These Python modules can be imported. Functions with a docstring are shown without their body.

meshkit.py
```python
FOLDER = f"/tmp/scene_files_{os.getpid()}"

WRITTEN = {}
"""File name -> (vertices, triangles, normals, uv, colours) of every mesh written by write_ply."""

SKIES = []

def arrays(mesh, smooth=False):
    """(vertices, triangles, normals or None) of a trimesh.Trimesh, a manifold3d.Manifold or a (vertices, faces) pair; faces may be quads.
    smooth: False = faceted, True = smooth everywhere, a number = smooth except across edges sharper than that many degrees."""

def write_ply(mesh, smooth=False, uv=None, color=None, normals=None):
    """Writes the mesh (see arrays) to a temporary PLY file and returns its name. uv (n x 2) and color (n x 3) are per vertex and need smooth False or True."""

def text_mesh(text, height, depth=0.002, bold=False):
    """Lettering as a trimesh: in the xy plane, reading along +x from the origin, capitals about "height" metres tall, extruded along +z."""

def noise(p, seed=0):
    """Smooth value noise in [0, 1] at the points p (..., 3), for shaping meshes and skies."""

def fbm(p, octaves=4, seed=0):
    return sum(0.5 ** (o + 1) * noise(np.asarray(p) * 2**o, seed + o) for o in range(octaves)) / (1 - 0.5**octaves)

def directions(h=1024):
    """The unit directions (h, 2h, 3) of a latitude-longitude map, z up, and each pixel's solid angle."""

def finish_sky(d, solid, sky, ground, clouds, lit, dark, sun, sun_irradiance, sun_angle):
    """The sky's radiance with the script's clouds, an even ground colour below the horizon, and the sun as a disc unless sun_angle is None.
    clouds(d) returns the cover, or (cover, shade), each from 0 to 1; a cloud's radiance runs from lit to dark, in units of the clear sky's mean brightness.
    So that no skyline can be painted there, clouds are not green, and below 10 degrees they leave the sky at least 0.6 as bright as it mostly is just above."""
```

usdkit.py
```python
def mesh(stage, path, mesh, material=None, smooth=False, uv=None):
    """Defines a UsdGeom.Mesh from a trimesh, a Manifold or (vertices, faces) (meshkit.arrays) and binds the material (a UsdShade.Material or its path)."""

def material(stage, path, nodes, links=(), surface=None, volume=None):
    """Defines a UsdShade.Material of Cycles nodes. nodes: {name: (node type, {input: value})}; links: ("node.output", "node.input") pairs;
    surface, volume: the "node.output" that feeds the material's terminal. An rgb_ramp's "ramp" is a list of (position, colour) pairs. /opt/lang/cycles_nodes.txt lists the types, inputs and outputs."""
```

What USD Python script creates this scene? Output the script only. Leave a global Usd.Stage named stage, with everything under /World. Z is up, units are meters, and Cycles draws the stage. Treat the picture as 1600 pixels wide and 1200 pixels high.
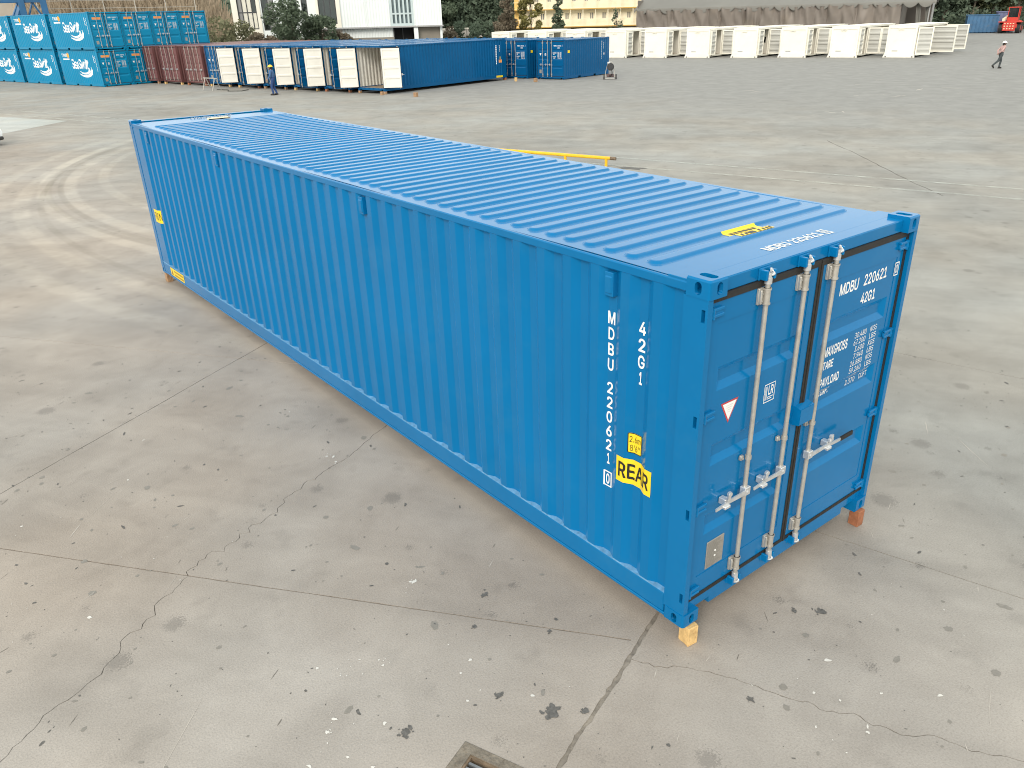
import math, random
import numpy as np, trimesh, usdkit, meshkit
import manifold3d as m3
from shapely.geometry import Polygon, LineString, box as sbox, MultiPolygon
from shapely.ops import unary_union
from shapely import affinity
from scipy.spatial import ConvexHull
from pxr import Usd, UsdGeom, UsdLux, UsdShade, Gf, Sdf

random.seed(7)
RNG = np.random.default_rng(7)
stage = Usd.Stage.CreateInMemory()
UsdGeom.SetStageUpAxis(stage, 'Z'); UsdGeom.SetStageMetersPerUnit(stage, 1.0)
UsdGeom.Xform.Define(stage, '/World')

# ------------------------------------------------------------------ camera, sky, sun, exposure
EXPOSURE = 0.89
SKY_STRENGTH = 0.092
SUN_INTENSITY = 0.36
SUN_ANGLE = 26.0
SUN_DIR = np.array([-0.80, -0.50, 0.60])           # towards the sun
SUN_DIR = SUN_DIR / np.linalg.norm(SUN_DIR)
cam = UsdGeom.Camera.Define(stage, '/World/camera')
RM = np.array([[0.7761911522797902, -0.6300545497554838, -0.02363386246439647],
               [-0.2931288957961947, -0.32742359482018707, -0.8982590049670137],
               [0.5582138887307222, 0.704148460118632, -0.4388304918082659]])
EYE = (-3.54984972, -2.74665753, 4.14813831)
M = np.eye(4); M[0, :3] = RM[0]; M[1, :3] = -RM[1]; M[2, :3] = -RM[2]; M[3, :3] = EYE
cam.AddTransformOp().Set(Gf.Matrix4d(*M.ravel().tolist()))
cam.CreateHorizontalApertureAttr(36.0); cam.CreateVerticalApertureAttr(27.0)
cam.CreateFocalLengthAttr(1233.842 * 36 / 1600)
cam.CreateHorizontalApertureOffsetAttr(-22.683 * 36 / 1600)
cam.CreateVerticalApertureOffsetAttr(27.507 * 36 / 1600)
cam.CreateClippingRangeAttr(Gf.Vec2f(0.05, 5000))
cam.CreateExposureAttr(EXPOSURE)

SUN_EL = math.asin(SUN_DIR[2]); SUN_ROT = math.atan2(SUN_DIR[0], SUN_DIR[1])
sky_mat = usdkit.material(stage, '/World/Looks/sky', {
    'tc': ('texture_coordinate', {}),
    'sky': ('sky_texture', {'sky_type': 'single_scattering', 'sun_disc': False, 'sun_elevation': SUN_EL, 'sun_rotation': SUN_ROT,
                            'aerosol_density': 3.0, 'air_density': 1.0}),
    'map': ('mapping', {'scale': (1.0, 1.0, 2.4)}),
    'cl': ('noise_texture', {'scale': 2.2, 'detail': 6.0, 'roughness': 0.55}),
    'ramp': ('rgb_ramp', {'ramp': [(0.0, (0.72,) * 3), (0.45, (0.86,) * 3), (0.75, (0.95,) * 3), (1.0, (0.97,) * 3)]}),
    'mix': ('mix_color', {'b': (7.9, 8.2, 7.75)}),
    'bg': ('background_shader', {'strength': SKY_STRENGTH}),
}, [('tc.generated', 'map.vector'), ('map.vector', 'cl.vector'), ('cl.fac', 'ramp.fac'), ('ramp.color', 'mix.fac'), ('sky.color', 'mix.a'),
    ('mix.result', 'bg.color')], surface='bg.background')
dome = UsdLux.DomeLight.Define(stage, '/World/sky')
UsdShade.MaterialBindingAPI.Apply(dome.GetPrim()).Bind(sky_mat)
sun = UsdLux.DistantLight.Define(stage, '/World/sun')
sun.CreateIntensityAttr(SUN_INTENSITY); sun.CreateAngleAttr(SUN_ANGLE); sun.CreateNormalizeAttr(True); sun.CreateColorAttr(Gf.Vec3f(1.0, 0.92, 0.82))
zz = SUN_DIR; xx = np.cross([0, 0, 1.0], zz); xx /= np.linalg.norm(xx); yy = np.cross(zz, xx)
Ms = np.eye(4); Ms[0, :3] = xx; Ms[1, :3] = yy; Ms[2, :3] = zz
sun.AddTransformOp().Set(Gf.Matrix4d(*Ms.ravel().tolist()))

# ------------------------------------------------------------------ helpers: prims
used = {}
def numbered(parent, name):
    n = used.get((parent, name), 0); used[(parent, name)] = n + 1
    return name if n == 0 else f'{name}_{n:03d}'
def path_of(p):
    return '/World' if p is None else str(p.GetPath())
def tag(prim, label=None, cat=None, group=None, kind=None):
    for k, v in (('label', label), ('category', cat), ('group', group), ('kind', kind)):
        if v: prim.SetCustomDataByKey(k, v)
    return prim
def mat4(loc=(0, 0, 0), rz=0.0, sc=1.0):
    c, s = math.cos(math.radians(rz)), math.sin(math.radians(rz))
    return Gf.Matrix4d(c * sc, s * sc, 0, 0, -s * sc, c * sc, 0, 0, 0, 0, sc, 0, loc[0], loc[1], loc[2], 1)
def thing(name, label, cat, loc=(0, 0, 0), rz=0.0, group=None, sc=1.0):
    x = UsdGeom.Xform.Define(stage, '/World/' + numbered('/World', name))
    x.AddTransformOp().Set(mat4(loc, rz, sc))
    return tag(x.GetPrim(), label, cat, group)
def copy_of(src, name, label, cat, loc, rz=0.0, group=None, sc=1.0):
    x = UsdGeom.Xform.Define(stage, '/World/' + numbered('/World', name))
    x.GetPrim().GetReferences().AddInternalReference(src.GetPath())
    x.GetPrim().SetInstanceable(True)
    x.MakeMatrixXform().Set(mat4(loc, rz, sc)) if not x.GetOrderedXformOps() else x.GetOrderedXformOps()[0].Set(mat4(loc, rz, sc))
    return tag(x.GetPrim(), label, cat, group)
def obj(parent, name, mesh, mat, smooth=False, label=None, kind=None):
    if isinstance(mesh, (list, tuple)) and len(mesh) and isinstance(mesh[0], trimesh.Trimesh): mesh = cat(mesh)
    p = usdkit.mesh(stage, path_of(parent) + '/' + numbered(path_of(parent), name), mesh, mat, smooth=smooth).GetPrim()
    return tag(p, label, None, None, kind)
def struct(name, mesh, mat, parent=None, smooth=False, kind='structure', label=None, cat_=None):
    p = obj(parent, name, mesh, mat, smooth)
    return tag(p, label, cat_, None, kind if parent is None else None)

# ------------------------------------------------------------------ helpers: shapes
def cat(ms): return trimesh.util.concatenate([m for m in ms if m is not None and len(m.faces)])
def box(x0, x1, y0, y1, z0, z1):
    m = trimesh.creation.box(extents=(abs(x1 - x0), abs(y1 - y0), abs(z1 - z0))); m.apply_translation(((x0 + x1) / 2, (y0 + y1) / 2, (z0 + z1) / 2)); return m
def hull(pts):
    return trimesh.convex.convex_hull(np.asarray(pts, float))
def cbox(x0, x1, y0, y1, z0, z1, c=0.006):
    pts = []
    for sx in (0, 1):
        for sy in (0, 1):
            for sz in (0, 1):
                p = np.array([x1 if sx else x0, y1 if sy else y0, z1 if sz else z0]); d = np.array([-c if sx else c, -c if sy else c, -c if sz else c])
                for k in range(3):
                    e = d.copy(); e[k] = 0; pts.append(p + e)
    return hull(pts)
def tube(p0, p1, r, n=10, r1=None):
    p0, p1 = np.asarray(p0, float), np.asarray(p1, float); d = p1 - p0; L = np.linalg.norm(d); d /= L
    a = np.cross(d, [0, 0, 1.0] if abs(d[2]) < 0.9 else [1.0, 0, 0]); a /= np.linalg.norm(a); b = np.cross(d, a)
    t = np.arange(n) * 2 * np.pi / n; ring = np.cos(t)[:, None] * a + np.sin(t)[:, None] * b
    r1 = r if r1 is None else r1
    v = np.vstack([p0 + ring * r, p1 + ring * r1, p0, p1]); f = []
    for i in range(n):
        j = (i + 1) % n; f += [[i, j, n + j], [i, n + j, n + i], [2 * n, j, i], [2 * n + 1, n + i, n + j]]
    m = trimesh.Trimesh(v, f, process=False); m.fix_normals() if False else None
    return m
def polytube(pts, r, n=8):
    return cat([tube(pts[i], pts[i + 1], r, n) for i in range(len(pts) - 1)])
def moved(m, loc=(0, 0, 0), rz=0.0, rx=0.0, ry=0.0):
    m = m.copy()
    if rx: m.apply_transform(trimesh.transformations.rotation_matrix(math.radians(rx), (1, 0, 0)))
    if ry: m.apply_transform(trimesh.transformations.rotation_matrix(math.radians(ry), (0, 1, 0)))
    if rz: m.apply_transform(trimesh.transformations.rotation_matrix(math.radians(rz), (0, 0, 1)))
    m.apply_translation(loc); return m
def grid_mesh(P):
    """(n, m, 3) points as a sheet."""
    n, m = P.shape[:2]; idx = np.arange(n * m).reshape(n, m)
    a, b, c, d = idx[:-1, :-1].ravel(), idx[1:, :-1].ravel(), idx[1:, 1:].ravel(), idx[:-1, 1:].ravel()
    return trimesh.Trimesh(P.reshape(-1, 3), np.vstack([np.stack([a, b, c], 1), np.stack([a, c, d], 1)]), process=False)
def to_m(m): return m3.Manifold(m3.Mesh(np.asarray(m.vertices, np.float32), np.asarray(m.faces, np.uint32)))
def from_m(M_):
    k = M_.to_mesh(); return trimesh.Trimesh(k.vert_properties[:, :3], k.tri_verts, process=False)
def mbox(x0, x1, y0, y1, z0, z1): return m3.Manifold.cube((x1 - x0, y1 - y0, z1 - z0)).translate((x0, y0, z0))
def mhull(pts): return m3.Manifold.hull_points(np.asarray(pts, float))
def triangulate(poly):
    vs, fs, o = [], [], 0
    for g in getattr(poly, 'geoms', [poly]):
        if g.geom_type != 'Polygon' or g.area < 1e-9: continue
        v, f = trimesh.creation.triangulate_polygon(g, engine='earcut'); vs.append(v); fs.append(f + o); o += len(v)
    return (np.vstack(vs), np.vstack(fs)) if vs else (np.zeros((0, 2)), np.zeros((0, 3), int))
def drape(poly, breaks, fn):
    """A flat shape laid on a folded surface: cut at the folds (u = breaks), each strip placed by fn(u, v)."""
    u0, v0, u1, v1 = poly.bounds; cuts = [u0 - 1] + [b for b in breaks if u0 < b < u1] + [u1 + 1]; out = []
    for a, b in zip(cuts[:-1], cuts[1:]):
        piece = poly.intersection(sbox(a, v0 - 1, b, v1 + 1))
        if piece.is_empty: continue
        v, f = triangulate(piece)
        if len(f): out.append(trimesh.Trimesh(fn(v[:, 0], v[:, 1]), f, process=False))
    return cat(out)
_letters = {}
def letters(text, w, h, bold=False):
    """Lettering as a flat outline filling w by h metres from the origin."""
    if (text, bold) not in _letters:
        m = meshkit.text_mesh(text, 1.0, 0.01, bold); top = m.face_normals[:, 2] > 0.5
        _letters[(text, bold)] = unary_union([Polygon(t[:, :2]) for t in m.triangles[top]]).buffer(0.002)
    g = _letters[(text, bold)]; x0, y0, x1, y1 = g.bounds
    return affinity.translate(affinity.scale(affinity.translate(g, -x0, -y0), w / (x1 - x0), h / (y1 - y0), origin=(0, 0)), 0, 0)
def shift(g, x, y): return affinity.translate(g, x, y)

# ------------------------------------------------------------------ materials
def mat(name, color, rough=0.5, metallic=0.0, var=0.10, scale=1.5, bump=0.0, bump_scale=30.0, spec=0.5, dirt=None, dirt_amt=0.0, coat=0.0, detail=4.0, tint=None):
    c = np.array(color, float)
    nodes = {'g': ('geometry', {}), 'n': ('noise_texture', {'scale': scale, 'detail': detail, 'roughness': 0.6}),
             'r': ('rgb_ramp', {'ramp': [(0.3, tuple(c * (1 - var))), (0.7, tuple(np.minimum(c * (1 + var), 0.95)))]}),
             'p': ('principled_bsdf', {'roughness': rough, 'metallic': metallic, 'specular_ior_level': spec, 'coat_weight': coat, 'coat_roughness': 0.1})}
    if tint: nodes['p'][1]['specular_tint'] = tint
    links = [('g.position', 'n.vector'), ('n.fac', 'r.fac')]
    last = 'r.color'
    if dirt is not None:
        nodes['dn'] = ('noise_texture', {'scale': scale * 2.3, 'detail': 7.0, 'roughness': 0.7})
        nodes['dr'] = ('rgb_ramp', {'ramp': [(0.52, (0,) * 3), (0.72, (dirt_amt,) * 3)]})
        nodes['dm'] = ('mix_color', {'b': tuple(dirt)})
        links += [('g.position', 'dn.vector'), ('dn.fac', 'dr.fac'), ('dr.color', 'dm.fac'), (last, 'dm.a')]; last = 'dm.result'
    links.append((last, 'p.base_color'))
    if bump:
        nodes['bn'] = ('noise_texture', {'scale': bump_scale, 'detail': 3.0})
        nodes['b'] = ('bump', {'strength': bump, 'distance': 0.02})
        links += [('g.position', 'bn.vector'), ('bn.fac', 'b.height'), ('b.normal', 'p.normal')]
    return usdkit.material(stage, '/World/Looks/' + name, nodes, links, surface='p.BSDF')

BLUE = mat('blue_paint', (0.0015, 0.134, 0.335), 0.15, var=0.06, scale=0.9, bump=0.022, bump_scale=2.6, dirt=(0.03, 0.17, 0.33), dirt_amt=0.22, tint=(0.25, 0.6, 1.0))
BLUE2 = mat('deep_blue_paint', (0.003, 0.082, 0.215), 0.13, var=0.08, scale=0.6, dirt=(0.02, 0.10, 0.22), dirt_amt=0.15, tint=(0.3, 0.6, 1.0))
TEAL = mat('teal_paint', (0.004, 0.205, 0.385), 0.22, var=0.06, scale=0.5, dirt=(0.03, 0.25, 0.36), dirt_amt=0.12, tint=(0.3, 0.8, 1.0))
MAROON = mat('maroon_paint', (0.150, 0.064, 0.062), 0.30, var=0.12, scale=0.7, dirt=(0.16, 0.09, 0.08), dirt_amt=0.2)
CREAM_IN = mat('cream_inner_paint', (0.70, 0.685, 0.63), 0.5, var=0.06, scale=0.8, dirt=(0.45, 0.40, 0.32), dirt_amt=0.2)
WHITE_C = mat('ivory_paint', (0.80, 0.775, 0.69), 0.42, var=0.05, scale=0.5, dirt=(0.60, 0.52, 0.38), dirt_amt=0.2)
GREYPANEL = mat('grey_inner_panel', (0.46, 0.46, 0.43), 0.35, var=0.06, scale=0.6)
WHITE_T = mat('white_lettering', (0.80, 0.80, 0.78), 0.5, var=0.04, scale=8)
YEL_S = mat('yellow_sticker', (0.80, 0.58, 0.02), 0.35, var=0.04, scale=6)
BLK_S = mat('black_print', (0.012, 0.012, 0.012), 0.45, var=0.1, scale=6)
RED_S = mat('red_print', (0.50, 0.05, 0.05), 0.45, var=0.05)
CREAM_S = mat('cream_sticker', (0.72, 0.62, 0.42), 0.45, var=0.06, scale=9)
ORANGE_S = mat('orange_sticker', (0.75, 0.30, 0.08), 0.5, var=0.06, scale=3)
RUBBER = mat('black_rubber', (0.012, 0.011, 0.010), 0.6, var=0.3, scale=14, dirt=(0.05, 0.035, 0.025), dirt_amt=0.3)
GALV = mat('galvanised_steel', (0.46, 0.44, 0.40), 0.45, metallic=0.55, var=0.14, scale=16, bump=0.06, bump_scale=60)
ZINC = mat('bright_zinc', (0.62, 0.63, 0.64), 0.33, metallic=0.6, var=0.12, scale=25)
PLATE = mat('data_plate', (0.34, 0.32, 0.29), 0.42, metallic=0.4, var=0.10, scale=40)
DARK = mat('dark_void', (0.008, 0.008, 0.009), 0.8, var=0.2)
FLOORW = mat('plywood_floor', (0.28, 0.21, 0.14), 0.6, var=0.2, scale=3)
WOOD_L = mat('pale_wood', (0.60, 0.40, 0.17), 0.7, var=0.25, scale=14, bump=0.3, bump_scale=50, dirt=(0.30, 0.13, 0.04), dirt_amt=0.7)
WOOD_R = mat('red_brown_wood', (0.30, 0.115, 0.055), 0.7, var=0.22, scale=12, bump=0.25, bump_scale=50)
WOOD_D = mat('brown_wood', (0.33, 0.20, 0.11), 0.7, var=0.25, scale=9, bump=0.2, bump_scale=40)
YELP = mat('yellow_pipe_paint', (0.74, 0.44, 0.015), 0.4, var=0.08, scale=5, dirt=(0.35, 0.2, 0.05), dirt_amt=0.3)
RUST = mat('rusty_steel', (0.16, 0.115, 0.075), 0.75, var=0.35, scale=18, bump=0.2, bump_scale=60)
GRATE = mat('grate_steel', (0.20, 0.21, 0.22), 0.5, metallic=0.5, var=0.2, scale=15)
GREYMETAL = mat('grey_metal', (0.36, 0.36, 0.36), 0.45, metallic=0.3, var=0.15, scale=10)

# ------------------------------------------------------------------ ground
def concrete(name, lo, hi, rings=True, alpha=None, bumpy=0.25):
    N = {'g': ('geometry', {}),
         'n1': ('noise_texture', {'scale': 0.17, 'detail': 3.0, 'roughness': 0.62, 'distortion': 0.6}),
         'n2': ('noise_texture', {'scale': 1.1, 'detail': 4.0, 'roughness': 0.66, 'distortion': 0.4}),
         'n3': ('noise_texture', {'scale': 70.0, 'detail': 3.0, 'roughness': 0.7}),
         'n4': ('noise_texture', {'scale': 85.0, 'detail': 1.0}),
         'w1': ('math', {'math_type': 'multiply', 'value2': 0.58}), 'w2': ('math', {'math_type': 'multiply_add', 'value2': 0.46}),
         'w3': ('math', {'math_type': 'multiply_add', 'value2': 0.18}),
         'base': ('rgb_ramp', {'ramp': [(0.42, lo), (0.60, tuple((np.array(lo) + np.array(hi)) / 2)), (0.78, hi)]}),
         'hue': ('noise_texture', {'scale': 0.35, 'detail': 1.0}),
         'hr': ('rgb_ramp', {'ramp': [(0.35, (1.02, 0.99, 0.95)), (0.65, (0.965, 0.985, 0.995))]}),
         'hm': ('mix_color', {'blend_type': 'multiply', 'fac': 1.0}),
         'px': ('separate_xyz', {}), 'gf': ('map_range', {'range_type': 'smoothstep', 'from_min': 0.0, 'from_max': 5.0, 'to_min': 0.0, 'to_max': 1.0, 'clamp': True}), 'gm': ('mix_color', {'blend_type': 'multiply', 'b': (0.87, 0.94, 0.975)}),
         # streaks along the yard (brushed by tyres)
         'rot': ('vector_rotate', {'rotate_type': 'z_axis', 'angle': math.radians(-14.3 - 20)}), 'sm': ('vector_math', {'math_type': 'multiply', 'vector2': (1.6, 0.16, 1.0)}),
         'sn': ('noise_texture', {'scale': 1.0, 'detail': 3.0, 'roughness': 0.65}), 'sr': ('rgb_ramp', {'ramp': [(0.36, (0.90,) * 3), (0.55, (1.0,) * 3), (0.72, (1.06,) * 3)]}),
         'ms': ('mix_color', {'blend_type': 'multiply', 'fac': 0.8}),
         'gr': ('rgb_ramp', {'ramp': [(0.33, (0.88,) * 3), (0.46, (0.985,) * 3), (0.68, (1.04,) * 3)]}), 'gk': ('mix_color', {'blend_type': 'multiply', 'fac': 1.0}),
         # asphalt part of the yard, further along the rows
         'el': ('vector_math', {'math_type': 'dot_product', 'vector2': (0.969, 0.247, 0)}), 'eln': ('math', {'math_type': 'multiply_add', 'value2': 14.0}),
         'as': ('map_range', {'range_type': 'smoothstep', 'from_min': 31.0, 'from_max': 47.0, 'to_min': 0.0, 'to_max': 1.0, 'clamp': True}),
         'ac': ('rgb_ramp', {'ramp': [(0.35, (0.215, 0.212, 0.202)), (0.75, (0.28, 0.276, 0.263))]}), 'am': ('mix_color', {}),
         # stains
         'dv': ('vector_math', {'math_type': 'multiply_add', 'vector2': (0.30, 0.30, 0.0)}),
         'vo': ('voronoi_texture', {'scale': 2.3, 'dimensions': '3D'}), 'vs': ('separate_color', {}), 'vp': ('math', {'math_type': 'power', 'value2': 7.0}),
         'vm': ('math', {'math_type': 'multiply', 'value2': 0.26}), 'vd': ('math', {'math_type': 'subtract'}),
         'vr': ('map_range', {'range_type': 'smoothstep', 'from_min': -0.012, 'from_max': 0.02, 'to_min': 0.0, 'to_max': 0.42, 'clamp': True}),
         'stm': ('mix_color', {'b': (0.12, 0.11, 0.10)}),
         'vo2': ('voronoi_texture', {'scale': 6.0, 'dimensions': '3D'}), 'vs2': ('separate_color', {}), 'vp2': ('math', {'math_type': 'power', 'value2': 9.0}),
         'vm2': ('math', {'math_type': 'multiply', 'value2': 0.22}), 'vd2': ('math', {'math_type': 'subtract'}),
         'vr2': ('map_range', {'range_type': 'smoothstep', 'from_min': -0.01, 'from_max': 0.015, 'to_min': 0.0, 'to_max': 0.6, 'clamp': True}),
         'stm2': ('mix_color', {'b': (0.10, 0.092, 0.085)}),
         'blot': ('noise_texture', {'scale': 2.6, 'detail': 2.0, 'roughness': 0.55}), 'blr': ('rgb_ramp', {'ramp': [(0.62, (1.0,) * 3), (0.72, (0.90,) * 3)]}),
         'blm': ('mix_color', {'blend_type': 'multiply', 'fac': 1.0}),
         'p': ('principled_bsdf', {'roughness': 0.78, 'specular_ior_level': 0.35}),
         'b': ('bump', {'strength': bumpy, 'distance': 0.01})}
    L = [('g.position', f'{n}.vector') for n in ('n1', 'n2', 'n3', 'n4', 'hue', 'rot', 'blot')]
    L += [('n1.fac', 'w1.value1'), ('n2.fac', 'w2.value1'), ('w1.value', 'w2.value3'), ('n3.fac', 'w3.value1'), ('w2.value', 'w3.value3'), ('w3.value', 'base.fac'),
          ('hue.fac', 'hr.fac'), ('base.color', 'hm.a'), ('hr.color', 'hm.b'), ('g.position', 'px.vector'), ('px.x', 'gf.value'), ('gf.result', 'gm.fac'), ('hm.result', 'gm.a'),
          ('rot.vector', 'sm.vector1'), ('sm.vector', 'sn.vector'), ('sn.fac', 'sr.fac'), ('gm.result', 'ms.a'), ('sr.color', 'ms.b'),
          ('g.position', 'el.vector1'), ('n1.fac', 'eln.value1'), ('el.value', 'eln.value3'), ('eln.value', 'as.value'), ('n2.fac', 'ac.fac'),
          ('as.result', 'am.fac'), ('stm2.result', 'am.a'), ('ac.color', 'am.b'),
          ('n3.color', 'dv.vector1'), ('g.position', 'dv.vector3'), ('dv.vector', 'vo.vector'), ('vo.color', 'vs.color'), ('vs.r', 'vp.value1'), ('vp.value', 'vm.value1'),
          ('vm.value', 'vd.value1'), ('vo.distance', 'vd.value2'), ('vd.value', 'vr.value'), ('vr.result', 'stm.fac'), ('n3.fac', 'gr.fac'), ('ms.result', 'gk.a'), ('gr.color', 'gk.b'), ('gk.result', 'stm.a'),
          ('dv.vector', 'vo2.vector'), ('vo2.color', 'vs2.color'), ('vs2.g', 'vp2.value1'), ('vp2.value', 'vm2.value1'), ('vm2.value', 'vd2.value1'), ('vo2.distance', 'vd2.value2'),
          ('vd2.value', 'vr2.value'), ('vr2.result', 'stm2.fac'), ('stm.result', 'stm2.a'),
          ('blot.fac', 'blr.fac'), ('am.result', 'blm.a'), ('blr.color', 'blm.b'), ('n4.fac', 'b.height'), ('b.normal', 'p.normal')]
    last = 'blm.result'
    if rings:
        N['fl'] = ('vector_math', {'math_type': 'multiply', 'vector2': (1, 1, 0)}); L.append(('g.position', 'fl.vector1'))
        N['sx'] = ('separate_xyz', {}); L.append(('g.position', 'sx.vector'))
        N['lim'] = ('map_range', {'range_type': 'smoothstep', 'from_min': 6.0, 'from_max': 3.0, 'to_min': 0.0, 'to_max': 1.0, 'clamp': True}); L.append(('sx.x', 'lim.value'))
        N['rn'] = ('noise_texture', {'scale': 0.9, 'detail': 3.0, 'roughness': 0.7}); L.append(('g.position', 'rn.vector'))
        N['rr'] = ('rgb_ramp', {'ramp': [(0.30, (0.15,) * 3), (0.52, (1,) * 3)]}); L.append(('rn.fac', 'rr.fac'))
        for i, (cx_, cy_, r_, w_, amt) in enumerate([(16.79, 21.2, 15.29, .20, 1.14), (17.4, 20.2, 17.0, .24, 1.17), (17.4, 20.2, 17.55, .12, .90), (19.63, 19.92, 19.91, .22, 1.16), (19.6, 19.9, 19.45, .11, .90),
                                                     (21.44, 17.65, 22.6, .26, 1.15), (21.44, 17.65, 22.15, .11, .90), (23.0, 17.6, 25.0, .26, 1.11)]):
            N[f'd{i}'] = ('vector_math', {'math_type': 'distance', 'vector2': (cx_, cy_, 0)}); N[f's{i}'] = ('math', {'math_type': 'subtract', 'value2': r_}); N[f'a{i}'] = ('math', {'math_type': 'absolute'})
            N[f'm{i}'] = ('map_range', {'range_type': 'smoothstep', 'from_min': w_ * 0.45, 'from_max': w_, 'to_min': 1.0, 'to_max': 0.0, 'clamp': True})
            N[f'x{i}'] = ('math', {'math_type': 'multiply'}); N[f'y{i}'] = ('math', {'math_type': 'multiply'})
            N[f'z{i}'] = ('mix_color', {'blend_type': 'multiply', 'b': (amt, amt, amt * 0.985), 'use_clamp': True})
            L += [('fl.vector', f'd{i}.vector1'), (f'd{i}.value', f's{i}.value1'), (f's{i}.value', f'a{i}.value1'), (f'a{i}.value', f'm{i}.value'), (f'm{i}.result', f'x{i}.value1'), ('lim.result', f'x{i}.value2'),
                  (f'x{i}.value', f'y{i}.value1'), ('rr.color', f'y{i}.value2'), (f'y{i}.value', f'z{i}.fac'), (last, f'z{i}.a')]
            last = f'z{i}.result'
    L.append((last, 'p.base_color'))
    surf = 'p.BSDF'
    if alpha:
        N['an'] = ('noise_texture', {'scale': 2.0, 'detail': 8.0, 'roughness': 0.75}); N['ar'] = ('rgb_ramp', {'ramp': [(0.40, (0,) * 3), (0.56, (alpha,) * 3)]})
        N['tr'] = ('transparent_bsdf', {}); N['mx'] = ('mix_closure', {})
        L += [('g.position', 'an.vector'), ('an.fac', 'ar.fac'), ('ar.color', 'mx.fac'), ('tr.BSDF', 'mx.closure1'), ('p.BSDF', 'mx.closure2')]; surf = 'mx.closure'
    return usdkit.material(stage, '/World/Looks/' + name, N, L, surface=surf)

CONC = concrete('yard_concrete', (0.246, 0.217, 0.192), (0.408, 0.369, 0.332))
CONC_P = concrete('patch_concrete', (0.38, 0.375, 0.355), (0.50, 0.495, 0.47), rings=False)
LINE_M = concrete('worn_line_paint', (0.46, 0.43, 0.385), (0.54, 0.51, 0.46), rings=False, alpha=0.95)
SUBBASE = mat('joint_dirt', (0.12, 0.10, 0.082), 0.9, var=0.3, scale=20)
def jag(pts, amp, step, seed):
    """A polyline broken into small wandering steps."""
    r = np.random.default_rng(seed); out = []
    for (a, b) in zip(pts[:-1], pts[1:]):
        a, b = np.array(a, float), np.array(b, float); L_ = np.linalg.norm(b - a); n = max(2, int(L_ / step)); d = (b - a) / L_; nrm = np.array([-d[1], d[0]])
        w = np.cumsum(r.normal(0, 1, n)); w -= np.linspace(w[0], w[-1], n); w = w / (np.abs(w).max() + 1e-9) * amp
        out += [tuple(a + d * L_ * k / n + nrm * (w[k] if k else 0)) for k in range(n)]
    return out + [tuple(pts[-1])]
def crack(pts, w0, w1, amp, step, seed):
    p = np.array(jag(pts, amp, step, seed)); r = np.random.default_rng(seed + 1); n = len(p)
    t = np.gradient(p, axis=0); t /= np.linalg.norm(t, axis=1, keepdims=True); nr = np.stack([-t[:, 1], t[:, 0]], 1)
    wa = (w0 + (w1 - w0) * r.random(n) ** 2)[:, None] / 2; wb = (w0 + (w1 - w0) * r.random(n) ** 2)[:, None] / 2
    return Polygon(np.vstack([p + nr * wa, (p - nr * wb)[::-1]])).buffer(0)
def dirn(a, b):
    d = np.array(b, float) - np.array(a, float); return d / np.linalg.norm(d)
j1a, j1b = np.array([-2.78, 10.96]), np.array([0.16, 6.89]); d1 = dirn(j1a, j1b)
j2a, j2b = np.array([-3.5, 5.77]), np.array([0.16, 7.92]); d2 = dirn(j2a, j2b)
j3a, j3b = np.array([-3.65, 4.73]), np.array([-0.22, 0.29]); d3 = dirn(j3a, j3b)
j4a, j4b = np.array([-1.36, -0.19]), np.array([0.17, 0.37]); d4 = dirn(j4a, j4b)
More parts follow.
